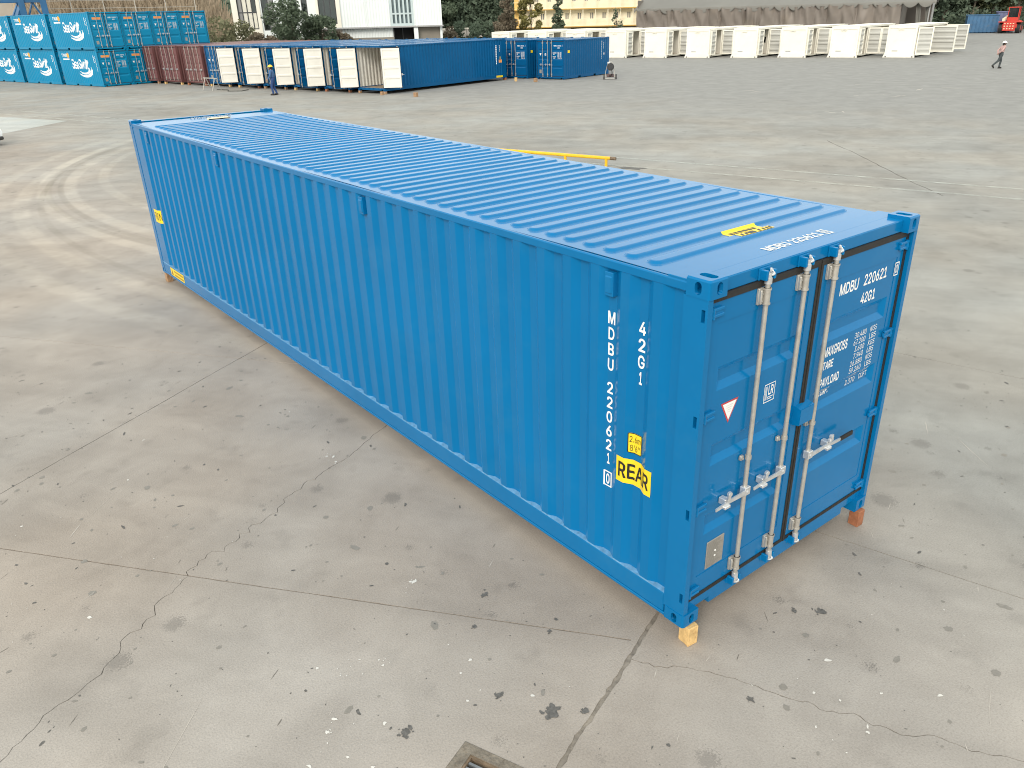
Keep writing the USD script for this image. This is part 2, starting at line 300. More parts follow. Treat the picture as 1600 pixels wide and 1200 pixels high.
j5a, j5b = np.array([2.01, 0.10]), np.array([2.41, -1.37]); d5 = dirn(j5a, j5b)
j6a, j6b = np.array([6.33, 1.81]), np.array([6.68, 0.32]); d6 = dirn(j6a, j6b)
cuts = [crack([j1a - d1 * 30, j1b + d1 * 3.0], 0.006, 0.013, 0.02, 0.12, 1), crack([j2a - d2 * 25, j2b + d2 * 1.6], 0.007, 0.014, 0.02, 0.10, 2),
        crack([j3a - d3 * 30, j3b], 0.008, 0.016, 0.006, 0.10, 3), crack([j4a - d4 * 4.0, j4b], 0.022, 0.050, 0.015, 0.05, 4), crack([j4b, j4b + d4 * 2.2], 0.006, 0.018, 0.02, 0.06, 14),
        crack([j5a - d5 * 0.4, j5b + d5 * 22], 0.006, 0.012, 0.006, 0.08, 5), crack([j6a - d6 * 6, j6b + d6 * 16], 0.006, 0.013, 0.008, 0.08, 6),
        crack([(0.17, 4.51), (-0.95, 3.98), (-1.45, 3.72), (-2.1, 3.42), (-2.48, 3.29), (-2.95, 2.85), (-3.3, 2.55), (-4.01, 2.11), (-5.2, 1.5)], 0.004, 0.010, 0.05, 0.05, 7),
        crack([(-0.36, 0.16), (-0.15, -0.12), (0.22, -0.85), (0.45, -1.32), (0.62, -1.55), (0.84, -1.99), (1.3, -2.9), (1.7, -4.2)], 0.004, 0.010, 0.04, 0.04, 8),
        crack([(9.5, 33.0), (12.0, 23.0)], 0.03, 0.06, 0.1, 0.4, 9), crack([(22.6, 13.0), (16.4, 6.0)], 0.02, 0.05, 0.06, 0.3, 10)]
DR_O = np.array([-1.675, 0.338]); DR_A = dirn((0, 0), (0.375, -0.927)); DR_B = np.array([-0.927, -0.375])
def drp(a, b): return DR_O + DR_A * a + DR_B * b
drain_hole = Polygon([drp(0, 0), drp(0.62, 0), drp(0.62, 0.42), drp(0, 0.42)])
cutall = unary_union(cuts + [drain_hole])
near = sbox(-40, -40, 60, 60); far_ring = sbox(-400, -400, 700, 700).difference(near)
ground = UsdGeom.Xform.Define(stage, '/World/ground').GetPrim(); tag(ground, kind='structure')
slabs = [g for g in near.difference(cutall).geoms] if near.difference(cutall).geom_type == 'MultiPolygon' else [near.difference(cutall)]
for g in slabs:
    if g.area > 0.002:
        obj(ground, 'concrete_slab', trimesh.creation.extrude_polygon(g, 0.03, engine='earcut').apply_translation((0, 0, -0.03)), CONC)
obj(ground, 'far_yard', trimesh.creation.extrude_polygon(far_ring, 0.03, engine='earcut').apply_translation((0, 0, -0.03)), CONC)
obj(ground, 'joint_bed', trimesh.creation.extrude_polygon(sbox(-39, -39, 59, 59).difference(drain_hole), 0.02, engine='earcut').apply_translation((0, 0, -0.030)), SUBBASE)
JOINTFILL = mat('joint_filler', (0.21, 0.185, 0.155), 0.9, var=0.35, scale=12, dirt=(0.07, 0.06, 0.05), dirt_amt=0.8)
def sheet(poly, z):
    v, f = triangulate(poly); return trimesh.Trimesh(np.c_[v, np.full(len(v), z)], f, process=False)
_jf = cuts[3].difference(drain_hole.buffer(0.02)).buffer(0.004); obj(ground, 'joint_filler', cat([trimesh.creation.extrude_polygon(g, 0.012, engine='earcut').apply_translation((0, 0, -0.019)) for g in getattr(_jf, 'geoms', [_jf])]), JOINTFILL)
EW = np.array([0.247, -0.969]); EL = np.array([0.969, 0.247]); YAW = 14.3
for (a, b) in (((3.27, 54.19), (18.44, 4.97)), ((2.83, 51.09), (17.23, 4.49))):
    a, b = np.array(a), np.array(b); d = dirn(a, b)
    tag(obj(None, 'yard_line', sheet(LineString([a - d * 14, b + d * 14]).buffer(0.075, cap_style=2), 0.004), LINE_M), kind='structure')
pp = [(4.72, 43.77), (1.76, 40.71), (-3.2, 38.2), (-9, 45), (-6, 58), (2.3, 49.9)]
tag(obj(None, 'concrete_patch', sheet(Polygon(pp), 0.004), CONC_P), kind='structure')
# oil spots, dried mud flecks and paint chips lying on the concrete
def blot(x, y, r, seed, stretch=1.0, ang=0.0, n=14, rough=0.45):
    q = np.random.default_rng(seed); t = np.arange(n) * 2 * np.pi / n; rr = r * (1 - rough / 2 + rough * q.random(n)); c, s = math.cos(ang), math.sin(ang)
    px, py = np.cos(t) * rr * stretch, np.sin(t) * rr; return Polygon(np.c_[x + c * px - s * py, y + s * px + c * py]).buffer(0)
OIL = mat('oil_stain', (0.105, 0.100, 0.093), 0.75, var=0.35, scale=40)
FAINT = mat('faint_stain', (0.215, 0.200, 0.178), 0.85, var=0.12, scale=30)
MUD = mat('dry_mud', (0.15, 0.135, 0.118), 0.9, var=0.3, scale=30)
CHIP = mat('white_paint_chip', (0.60, 0.58, 0.54), 0.6, var=0.08, scale=20)
def splat(x, y, r, seed):
    q = np.random.default_rng(seed); g = [blot(x, y, r * .62, seed, 1 + .4 * q.random(), q.random() * 3, 16, .5)]
    for k in range(9):
        a, d = q.random() * 6.28, r * (.45 + .65 * q.random()); g.append(blot(x + math.cos(a) * d, y + math.sin(a) * d, r * (.08 + .26 * q.random() ** 1.5), seed * 31 + k, 1 + q.random(), q.random() * 3, 11, .7))
    return unary_union([b_ for b_ in g if not b_.is_empty])
for i, (x, y, r) in enumerate([(-1.28, 0.50, 0.034), (-1.10, 0.16, 0.062), (-0.93, 0.02, 0.030), (-1.93, 0.65, 0.045), (0.95, -0.3, 0.028), (1.1, -0.44, 0.045), (-0.02, -0.62, 0.026), (1.32, -2.0, 0.05), (-1.02, 1.15, 0.024), (-0.62, 0.75, 0.020), (-0.75, 1.4, 0.03)]):
    struct('oil_stain', sheet(splat(x, y, r, 50 + i), 0.003), OIL)
flecks = []
for i in range(1500):
    x, y = RNG.uniform(-4.5, 7), RNG.uniform(-3.2, 9.5)
    if -0.1 < x < 2.55 and y > -0.1: continue
    flecks.append(blot(x, y, 0.0030 + 0.011 * RNG.random() ** 4, 900 + i, 1 + 2.2 * RNG.random() ** 2, RNG.random() * 3.1, 8, 0.7))
tag(obj(None, 'dirt_flecks', cat([sheet(b_, 0.0022) for b_ in flecks if not b_.is_empty]), OIL), 'small dark specks of dirt scattered over the concrete', 'dirt', kind='stuff')
spots = []
for i in range(420):
    x, y = RNG.uniform(-4.5, 6), RNG.uniform(-3.0, 8)
    if -0.1 < x < 2.55 and y > -0.1: continue
    spots.append(blot(x, y, 0.009 + 0.022 * RNG.random() ** 3, 6000 + i, 1 + 1.2 * RNG.random() ** 2, RNG.random() * 3.1, 18, 0.45).buffer(.004).buffer(-.004))
tag(obj(None, 'faint_spots', cat([sheet(b_, 0.0016) for b_ in spots if not b_.is_empty]), FAINT), 'faint grey drip spots on the concrete', 'stains', kind='stuff')
chips = []
for cx0, cy0, sp, k in [(-2.32, 0.98, 0.05, 6), (-2.0, 1.45, 0.08, 10), (-1.72, 1.30, 0.03, 5), (-1.13, 1.9, 0.06, 7), (-0.62, 4.25, 0.12, 10), (-2.9, 3.7, 0.5, 10), (0.3, -1.1, 0.5, 16), (-1.5, 0.6, 0.4, 10), (1.6, -1.4, 0.7, 14), (-2.5, 5.2, 0.8, 8), (-2.4, 0.7, 0.15, 10)]:
    for j in range(k):
        x, y = cx0 + RNG.normal(0, sp), cy0 + RNG.normal(0, sp)
        if 0 < x < 2.44 and y > 0: continue
        chips.append(blot(x, y, 0.003 + 0.011 * RNG.random() ** 3, 2000 + len(chips), 1 + RNG.random(), RNG.random() * 3, 9, 0.9))
tag(obj(None, 'paint_chips', cat([sheet(b_, 0.0026) for b_ in chips if not b_.is_empty]), CHIP), 'white paint chips and splashes on the concrete', 'paint chips', kind='stuff')

def scratch(x, y, L_, w, ang, seed):
    q = np.random.default_rng(seed); t = np.linspace(-.5, .5, 7); c, s_ = math.cos(ang), math.sin(ang); b = q.normal(0, .012 * L_); px = t * L_; py = b * (t * 2) ** 2
    hw = w * (.4 + .6 * q.random(7)) * (1 - (2 * np.abs(t)) ** 3 * .9) / 2; up = np.c_[px, py + hw]; dn = np.c_[px, py - hw][::-1]; P_ = np.vstack([up, dn]); return Polygon(np.c_[x + c * P_[:, 0] - s_ * P_[:, 1], y + s_ * P_[:, 0] + c * P_[:, 1]]).buffer(0)
lt, dk = [], []
for i in range(170):
    x, y = RNG.uniform(-4.5, 6), RNG.uniform(-3, 9); L_ = 0.06 + 0.9 * RNG.random() ** 3; ang = RNG.choice([0.53, 0.53, 0.8]) + RNG.normal(0, .15); dark_ = RNG.random() < .25; L_ = min(L_, .11) if dark_ else L_; g = scratch(x, y, L_, 0.003 + .006 * RNG.random(), ang, 7000 + i)
    if g.is_empty or (g.bounds[2] > -.05 and g.bounds[0] < 2.5 and g.bounds[3] > -.1): continue
    (dk if dark_ else lt).append(g)
PALE = mat('pale_scratch', (0.46, 0.42, 0.375), 0.85, var=0.1, scale=20)
tag(obj(None, 'pale_scratches', cat([sheet(b_, 0.0019) for b_ in lt]), PALE), 'thin pale drag scratches on the concrete', 'scratches', kind='stuff')
tag(obj(None, 'dark_scratches', cat([sheet(b_, 0.0021) for b_ in dk]), MUD), 'thin dark drag scratches on the concrete', 'scratches', kind='stuff')
ws = []
for i in range(90):
    a_, b_ = RNG.uniform(30, 74), RNG.uniform(-42, 18); x, y = EL * a_ - EW * b_; L_ = .3 + 1.1 * RNG.random() ** 2
    ws.append(scratch(x, y, L_, .06 + .10 * RNG.random(), RNG.normal(-1.0, .5), 8000 + i))
tag(obj(None, 'worn_marks', cat([sheet(b_, 0.003) for b_ in ws if not b_.is_empty]), PALE), 'short pale worn marks scattered over the far grey yard', 'worn marks', kind='stuff')
# ------------------------------------------------------------------ shipping containers
H, W = 2.591, 2.438
def stadium(len_, wid):
    """Obround outline along x, for the holes of corner castings."""
    return LineString([(-(len_ - wid) / 2, 0), ((len_ - wid) / 2, 0)]).buffer(wid / 2, quad_segs=5)
def _casting(top, fine):
    """One corner casting at the origin corner: x 0..0.162, y 0..0.178, z 0..0.118, outer faces at x=0 and y=0."""
    X, Y, Z = 0.162, 0.178, 0.118; r = 0.022
    body = mhull([p for (x, y) in [(X, 0), (X, Y), (0, Y), (r, 0), (r * .3, r * .3), (0, r)] for p in ((x, y, r * .5 if not top else 0), (x, y, Z if not top else Z - r * .5))] +
                 [p for (x, y) in [(X, r * .5), (X, Y), (r * .5, Y), (r, r * .5), (r * .5, r)] for p in ((x, y, 0), (x, y, Z))])
    if not fine: return from_m(body)
    body = body - mbox(0.026, X - 0.02, 0.026, Y - 0.02, 0.024, Z - 0.024)
    def cut(poly, ax):
        m = trimesh.creation.extrude_polygon(poly, 0.06, engine='earcut'); M_ = to_m(m)
        return M_
    th = cut(affinity.rotate(stadium(0.124, 0.0635), 90), 2).translate((X * .5 + .012, Y * .5, Z - 0.04 if top else -0.02))
    side = cut(affinity.rotate(stadium(0.079, 0.051), 90), 0)   # tall hole
    s1 = side.rotate((90, 0, 90)).translate((-0.03, 0.089, Z * .5))
    s2 = side.rotate((90, 0, 0)).translate((X * .5 + .01, 0.03, Z * .5))
    return from_m(body - th - s1 - s2)
_cast = {}
def castings(L, fine):
    out = []
    for top in (0, 1):
        if (top, fine) not in _cast: _cast[(top, fine)] = _casting(top, fine)
        for mx in (0, 1):
            for my in (0, 1):
                m = _cast[(top, fine)].copy(); v = m.vertices.copy()
                if mx: v[:, 0] = W - v[:, 0]
                if my: v[:, 1] = L - v[:, 1]
                v[:, 2] += H - 0.118 if top else 0
                f = m.faces if (mx + my) % 2 == 0 else m.faces[:, ::-1]
                out.append(trimesh.Trimesh(v, f, process=False))
    return out
def trap(s, c0, pitch, lo, hi, first, last):
    """Depth of a trapezoidal sheet at s: hi in the recess centres c0 + k * pitch, lo on the outer flats."""
    k = np.clip(np.round((s - c0) / pitch), first, last); d = np.abs(s - (c0 + k * pitch))
    return lo + (hi - lo) * np.clip(1 - (d - 0.036) / 0.066, 0, 1)
def side_breaks(L, pitch=0.2825, c0=0.263):
    n = int((L - 0.66) / pitch); bs = [0.19]
    for k in range(n + 1): c = c0 + k * pitch; bs += [c - 0.102, c - 0.036, c + 0.036, c + 0.102]
    return [0.19] + [b for b in bs if 0.19 < b < L - 0.16] + [L - 0.14], n
def side_depth(y, L):
    n = int((L - 0.66) / 0.2825); return trap(np.asarray(y, float), 0.263, 0.2825, 0.010, 0.046, 0, n)
def side_sheet(L, right, off=0.0):
    bs, n = side_breaks(L); bs = np.array(bs); d = side_depth(bs, L) + off
    x = W - d if right else d
    P = np.stack([np.stack([x, bs, np.full(len(bs), z)], 1) for z in (0.19, 2.50)], 0)
    return grid_mesh(P)
def roof_sheet(L, fine):
    y0 = 0.51; pitch = 0.2027; n = int((L - 0.95 - y0) / pitch)
    zb, hr = 2.553, 0.018
    if fine:
        ys = np.arange(0.33, L - 0.29, pitch / 18); xs = np.unique(np.r_[np.linspace(0.03, 0.24, 26), np.linspace(0.24, W - 0.24, 4), np.linspace(W - 0.24, W - 0.03, 26)])
    else:
        ys = np.unique(np.concatenate([[0.33, L - 0.29]] + [[y0 + k * pitch + o for o in (0, 0.03, 0.10, 0.13)] for k in range(n + 1)])); xs = np.array([0.03, 0.11, 0.15, W - 0.15, W - 0.11, W - 0.03])
    X, Y = np.meshgrid(xs, ys, indexing='ij')
    k = np.clip(np.round((Y - y0 - 0.065) / pitch), 0, n); dy = Y - (y0 + 0.065 + k * pitch)
    hx, hy = (W - 0.22) / 2, 0.065; qx = np.abs(X - W / 2) - (hx - hy); qy = np.abs(dy)
    sd = np.where(qx > 0, np.hypot(np.maximum(qx, 0), qy), qy) - hy                    # rounded end of every ridge
    t = np.clip(-sd / 0.024, 0, 1); h = t * t * (3 - 2 * t) if fine else t
    crown = 0.004 * np.sin(Y * 1.7 + X) if fine else 0
    return grid_mesh(np.stack([X, Y, zb + hr * h + crown], -1))
def roof_z(y):
    y0 = 0.51; pitch = 0.2027; k = np.maximum(np.round((y - y0 - 0.065) / pitch), 0); d = np.abs(y - (y0 + 0.065 + k * pitch)) - 0.065
    t = np.clip(-d / 0.024, 0, 1); return 2.553 + 0.018 * t * t * (3 - 2 * t) + 0.004 * np.sin(y * 1.7 + 1.2)
DOOR_Y = 0.045
RECESS = [(1.81, 1.99), (1.255, 1.435), (0.70, 0.88)]
def door_leaf(x0, x1, sign=1):
    z0, z1 = 0.21, 2.43; th = 0.045
    b = mbox(x0, x1, DOOR_Y, DOOR_Y + th, z0, z1)
    b = b - mbox(x0 + 0.075, x1 - 0.075, DOOR_Y - 1, DOOR_Y + 0.004, 0.365, 2.285)
    for (a, c) in RECESS:
        s = 0.052; d = 0.036; xa, xb = x0 + 0.115, x1 - 0.115
        b = b - mhull([(xa, DOOR_Y, a), (xb, DOOR_Y, a), (xa, DOOR_Y, c), (xb, DOOR_Y, c), (xa - .003, DOOR_Y - .01, a - .012), (xb + .003, DOOR_Y - .01, a - .012), (xa - .003, DOOR_Y - .01, c + .012), (xb + .003, DOOR_Y - .01, c + .012),
                       (xa + s, DOOR_Y + d, a + s), (xb - s, DOOR_Y + d, a + s), (xa + s, DOOR_Y + d, c - s), (xb - s, DOOR_Y + d, c - s)])
    return from_m(b)
def door_depth(z):
    d = np.where((z > 0.365) & (z < 2.285), 0.004, 0.0)
    for (a, c) in RECESS: d = np.maximum(d, np.clip(np.minimum(z - a, c - z) / 0.052, 0, 1) * 0.036)
    return d
DOOR_BREAKS = sorted([0.365, 2.285] + [b for (a, c) in RECESS for b in (a, a + 0.052, c - 0.052, c)])
def on_door(poly, off=0.0015):
    """poly in (x, z): swapped so that the folds run in z."""
    sw = affinity.affine_transform(poly, [0, 1, 1, 0, 0, 0])
    return drape(sw, DOOR_BREAKS, lambda u, v: np.stack([v, DOOR_Y + door_depth(u) - off, u], 1))
def on_side(poly, L, off=0.002):
    """poly in (u, z) with u running along -y: on the wall x = 0."""
    bs = sorted(-b for b in side_breaks(L)[0]); return drape(poly, bs, lambda u, v: np.stack([side_depth(-u, L) - off, -u, v], 1))
def on_right_side(poly, L, off=0.002):
    bs = side_breaks(L)[0]; return drape(poly, bs, lambda u, v: np.stack([W - side_depth(u, L) + off, u, v], 1))
def on_roof(poly, off=0.002):
    sw = affinity.affine_transform(poly, [0, 1, 1, 0, 0, 0]); y0, _, y1, _ = sw.bounds
    return drape(sw, list(np.arange(y0, y1, 0.012)), lambda u, v: np.stack([v, u, np.where(u < 0.335, 2.566, roof_z(u)) + off], 1))

def rod_parts(x, fine, y=0.010):
    n = 14 if fine else 6
    rod = [tube((x, y, 0.20), (x, y, 2.46), 0.0165, n)]
    cams = []
    for z, s in ((0.165, -1), (2.505, 1)):
        cams += [tube((x, y, z - 0.05 * s), (x, y, z - 0.01 * s), 0.024, n), tube((x, y, z - 0.018 * s), (x, y, z + 0.022 * s), 0.019, n)]
        if fine:
            ring = [(x + 0.012 + 0.027 * math.cos(a), y - 0.004 + 0.012 * math.sin(a * 2), z + s * 0.022 + 0.019 * math.sin(a)) for a in np.linspace(-2.2, 2.2, 9)]
            cams += [polytube(ring, 0.0085, 8), cbox(x - 0.026, x + 0.03, y - 0.014, y + 0.012, z + s * 0.010 - 0.008, z + s * 0.010 + 0.008, 0.003)]
        else: cams += [box(x - 0.03, x + 0.035, y - 0.014, y + 0.014, z - 0.01, z + 0.025)]
    return rod, cams
def keepers(x, fine, y=0.010):
    out = []
    for z in (0.155, 2.512):
        if fine: out.append(cat([cbox(x - 0.05, x - 0.028, y - 0.02, 0.052, z - 0.03, z + 0.035, 0.004), cbox(x + 0.034, x + 0.052, y - 0.02, 0.052, z - 0.03, z + 0.03, 0.004), cbox(x - 0.055, x + 0.055, 0.040, 0.052, z - 0.036, z + 0.040, 0.003)]))
        else: out.append(box(x - 0.05, x + 0.05, y + 0.005, 0.05, z - 0.03, z + 0.035))
    return out
def guides(x, fine, y=0.010):
    out = []
    for (z0, z1) in ((0.255, 0.365), (2.320, 2.428)):
        out.append(cat([cbox(x - 0.060, x - 0.012, y + 0.016, DOOR_Y, z0, z1, 0.003), cbox(x - 0.058, x - 0.040, y - 0.002, y + 0.02, z0 + .008, z1 - .008, 0.004), tube((x, y, z0), (x, y, z1), 0.0225, 14),
                        tube((x, y, z0), (x, y, z0 + .012), 0.027, 14), tube((x, y, z1 - .012), (x, y, z1), 0.027, 14)] + [tube((x - .049, y - .006, zz_), (x - .049, y, zz_), 0.006, 8) for zz_ in (z0 + .03, z1 - .03)]) if fine
                   else box(x - 0.055, x + 0.022, y - 0.015, DOOR_Y, z0, z1))
    z = 1.21
    out.append(cat([cbox(x - 0.062, x - 0.030, y + 0.014, DOOR_Y, z - 0.018, z + 0.018, 0.003), tube((x, y, z - 0.014), (x, y, z + 0.014), 0.023, 14), tube((x - .05, y + .004, z), (x - .05, y + .016, z), .009, 8)]) if fine else box(x - 0.05, x + 0.022, y - 0.015, DOOR_Y, z - 0.02, z + 0.02))
    return out
def handle(x, s, length, fine, y=0.010, z=0.94):
    """Swing handle with its hub and catch; s = -1 points left."""
    if not fine: return cat([box(x - 0.03, x + 0.03, y - 0.02, y + 0.03, z - 0.03, z + 0.035), tube((x, y - 0.012, z), (x + s * length, y - 0.012, z + 0.005), 0.012, 5), box(x + s * length * .55 - .03, x + s * length * .55 + .03, y - .02, DOOR_Y, z - .04, z + .08)])
    k = x + s * length * 0.62
    return cat([cbox(x - 0.030, x + 0.030, y - 0.030, y + 0.020, z - 0.030, z + 0.035, 0.004), tube((x, y - 0.036, z), (x, y - 0.028, z), 0.010, 10),
                hull([(x + s * .02, y - .030, z - .018), (x + s * .02, y - .030, z + .018), (x + s * .02, y - .020, z + .018), (x + s * .02, y - .020, z - .018), (k, y - .034, z - .006), (k, y - .034, z + .022), (k, y - .024, z + .022), (k, y - .024, z - .006)]),
                hull([(k, y - .034, z - .012), (k, y - .034, z + .018), (k, y - .024, z + .018), (k, y - .024, z - .012), (x + s * length, y - .040, z - .010), (x + s * length, y - .040, z + .012), (x + s * length, y - .031, z + .012), (x + s * length, y - .031, z - .010)]),
                cbox(k - 0.022, k + 0.022, y - 0.022, DOOR_Y, z - 0.020, z + 0.030, 0.004), cbox(k - 0.016, k + 0.016, y - 0.045, y - 0.015, z + 0.028, z + 0.055, 0.005),
                hull([(k + s * .01 - .016, y - .046, z + .04), (k + s * .01 + .016, y - .046, z + .04), (k + s * .005 - .014, y - .046, z + .095), (k + s * .005 + .014, y - .046, z + .095), (k - .016, y - .030, z + .04), (k + .016, y - .030, z + .04), (k - .012, y - .034, z + .095), (k + .012, y - .034, z + .095)]),
                tube((k, y - .050, z + .078), (k, y - .028, z + .078), 0.017, 10), cbox(k - .05, k + .01, y - .050, y - .02, z - .030, z - .006, 0.004)])
def door_text(t, door):
    """Painted lettering of the right-hand door: number, size code and the weights."""
    rows = [('MDBU', 1.522, 2.145, .243, .088), ('220621', 1.841, 2.152, .317, .088), ('42G1', 1.836, 2.012, .196, .086),
            ('MAXGROSS', 1.440, 1.690, .308, .080), ('TARE', 1.446, 1.588, .137, .066), ('PAYLOAD', 1.440, 1.445, .257, .074), ('CU.CAP.', 1.440, 1.348, .184, .068)]
    vals = [('30.480', 'KGS'), ('67.200', 'LBS'), ('3.600', 'KGS'), ('7.940', 'LBS'), ('26.880', 'KGS'), ('59.260', 'LBS'), ('67.1', 'CUM'), ('2.370', 'CUFT')]
    for (s, x, z, w, h) in rows: obj(door, 'lettering', on_door(shift(letters(s, w, h, True), x, z)), WHITE_T)
    for i, (a, b) in enumerate(vals):
        z = 1.738 - i * 0.0585; w = 0.027 * len(a); x = 2.004 - w
        g = unary_union([shift(letters(a, w, 0.045, False), x, z), shift(letters(b, 0.028 * len(b) + .008, 0.045, False), 2.062, z)])
        obj(door, 'lettering', on_door(g), WHITE_T)
    ring = sbox(2.258, 2.140, 2.318, 2.246).difference(sbox(2.266, 2.149, 2.310, 2.237))
    obj(door, 'check_digit_box', on_door(unary_union([ring, shift(letters('0', 0.026, 0.068, True), 2.275, 2.159)]), 0.0065), WHITE_T)
def door_text_far(door):
    """The same lettering where it is only a few pixels tall: each word one solid run."""
    gs = [sbox(1.52, 2.145, 1.765, 2.235), sbox(1.84, 2.145, 2.158, 2.235), sbox(2.26, 2.14, 2.318, 2.246), sbox(1.836, 2.01, 2.03, 2.10)]
    obj(door, 'lettering', on_door(unary_union([shift(letters('MDBU', .243, .088, True), 1.522, 2.145), shift(letters('220621', .317, .088, True), 1.841, 2.145), gs[2].difference(gs[2].buffer(-.01)), shift(letters('42G1', .196, .086, True), 1.836, 2.012)])), WHITE_T)
    obj(door, 'lettering', on_door(unary_union([shift(letters(s, w, .075, True), 1.44, z) for (s, w, z) in (('MAXGROSS', .30, 1.69), ('TARE', .14, 1.59), ('PAYLOAD', .26, 1.445), ('CU.CAP.', .18, 1.348))])), WHITE_T)
    obj(door, 'lettering', on_door(unary_union([shift(letters('30.480', .16, .05, True), 1.84, 1.738 - i * .0585) for i in range(8)] + [shift(letters('KGS', .10, .05, True), 2.06, 1.738 - i * .0585) for i in range(8)])), WHITE_T)

def container(name, label, loc, rz, L, paint, rods=(0.58, 1.00, 1.35), fine=False, open_left=None, open_right=None, group=None, pockets=False, text=True, plate=True, inner=False, logo=None, yellow_front=False, number_side=None):
    t = thing(name, label, 'shipping container', loc, rz, group)
    nm = paint
    # frame
    obj(t, 'roof_panel', roof_sheet(L, fine), nm, smooth=30 if fine else False)
    sides = []
    for right in (0, 1):
        sides.append(obj(t, 'side_panel', side_sheet(L, right), nm))
        if inner: obj(t, 'inner_panel', side_sheet(L, right, 0.006), CREAM_IN)
    if inner: obj(t, 'ceiling_panel', box(0.06, W - 0.06, 0.12, L - 0.1, 2.535, 2.545), CREAM_IN)
    ex = np.array([0.06] + [b for k in range(8) for b in (0.20 + k * .28 - .05, 0.20 + k * .28 + .02, 0.20 + k * .28 + .09, 0.20 + k * .28 + .16)] + [W - 0.06])
    ed = np.where(((np.arange(len(ex)) - 1) % 4 < 2), 0.045, 0.012); ed[[0, -1]] = 0.012
    obj(t, 'front_wall', grid_mesh(np.stack([np.stack([ex, L - ed, np.full(len(ex), z)], 1) for z in (0.15, 2.50)], 0)), nm)
    if inner: obj(t, 'inner_panel', grid_mesh(np.stack([np.stack([ex, L - ed - 0.01, np.full(len(ex), z)], 1) for z in (0.19, 2.50)], 0)), CREAM_IN)
    bx = cbox if fine else (lambda *a: box(*a[:6]))
    for right in (0, 1):
        f = (lambda a, b: (W - b, W - a)) if right else (lambda a, b: (a, b))
        obj(t, 'top_rail', cat([bx(*f(0.004, 0.062), 0.17, L - 0.17, 2.490, 2.552, 0.008)]), nm)
        rail = bx(*f(0.0045, 0.052), 0.197, L - 0.17, 0.045, 0.213, 0.006)
        if pockets and not fine:
            pm = mbox(*f(0.0045, 0.052), 0.197, L - 0.17, 0.030, 0.213)
            for yc in (L / 2 - 1.03, L / 2 + 1.03): pm = pm - mbox(-1, W + 1, yc - 0.18, yc + 0.18, 0.0, 0.14)
            rail = from_m(pm)
        obj(t, 'bottom_rail', cat([rail, bx(*f(-0.002, 0.055), 0.181, L - 0.181, 0.020, 0.045, 0.004)]) if not pockets else rail, nm)
    obj(t, 'floor', box(0.055, W - 0.055, 0.07, L - 0.06, 0.135, 0.165), FLOORW)
    obj(t, 'cross_members', cat([box(0.06, W - 0.06, y, y + 0.045, 0.03, 0.135) for y in np.arange(0.4, L - 0.3, 0.6 if not fine else 0.4)]), nm)
    # posts
    for right in (0, 1):
        f = (lambda a, b: (W - b, W - a)) if right else (lambda a, b: (a, b))
        post = mbox(*f(0.004, 0.050), 0.008, 0.195, 0.117, H - 0.117)
        if fine:
            post = post - mbox(*f(-0.01, 0.034), 0.0, 0.004, 0, 0.0)
            for z in (0.262, 0.965, 1.665, 2.370): post = post - mbox(*f(-0.01, 0.040), 0.026, 0.054, z - 0.040, z + 0.040)
        obj(t, 'corner_post', from_m(post), nm)
        obj(t, 'corner_post', box(*f(0.004, 0.075), L - 0.15, L - 0.004, 0.117, H - 0.117), nm)
    for m in castings(L, True): obj(t, 'corner_casting', m, nm, smooth=35)
    # door end frame
    obj(t, 'header', cat([bx(0.161, W - 0.161, 0.052, 0.13, 2.475, 2.562, 0.004), bx(0.012, W - 0.012, 0.175, 0.335, 2.540, 2.566, 0.003), bx(0.161, W - 0.161, 0.056, 0.18, 2.556, 2.5655, 0.002)]), nm)
    obj(t, 'end_rail', bx(0.161, W - 0.161, L - 0.09, L - 0.004, 2.48, 2.560, 0.004), nm)
    obj(t, 'end_rail', bx(0.161, W - 0.161, L - 0.09, L - 0.004, 0.03, 0.16, 0.004), nm)
    sill = mbox(0.05, W - 0.05, 0.046, 0.14, 0.045, 0.178) - mbox(-1, 0.335, -1, 1, 0, 0.100) - mbox(W - 0.335, W + 1, -1, 1, 0, 0.100)
    obj(t, 'sill', from_m(sill), nm)
    for x in rods:
        for m in keepers(x, fine): obj(t, 'cam_keeper', m, nm, smooth=False)
    # doors
    mid = W / 2
    def make_door(x0, x1, left, angle):
        leaf = door_leaf(x0, x1)
        hx, hy = (x0, 0.02) if left else (x1, 0.02)
        sub = []
        if angle:
            def tr(m):
                m = m.copy(); m.apply_translation((-hx, -hy, 0)); m.apply_transform(trimesh.transformations.rotation_matrix(math.radians(-angle if left else angle), (0, 0, 1))); m.apply_translation((hx, hy, 0)); return m
        else: tr = lambda m: m
        d = obj(t, 'door', tr(leaf), nm)
        def add(name, m, mt, smooth=False, label_=None):
            m = cat(m) if isinstance(m, list) else m
            return obj(d, name, tr(m), mt, smooth, label_)
        if inner or angle:
            y = DOOR_Y + 0.046; ip = [box(x0, x1, y, y + 0.004, 0.21, 2.43)]
            fr = [box(x0, x1, y + .004, y + .03, 0.21, 0.32), box(x0, x1, y + .004, y + .03, 2.33, 2.43), box(x0, x0 + 0.09, y + .004, y + .03, 0.32, 2.33), box(x1 - 0.09, x1, y + .004, y + .03, 0.32, 2.33)]
            rb = [hull([(xa, yy_, zz_) for (yy_, dz) in ((y + .004, .09), (y + .032, .045)) for xa in (x0 + .09, x1 - .09) for zz_ in ((a + c) / 2 - dz, (a + c) / 2 + dz)]) for (a, c) in RECESS]
            add('inner_panel', ip, CREAM_IN); add('inner_frame', fr, CREAM_IN)
            for m in rb: add('stiffener', m, CREAM_IN)
        gw = 0.022
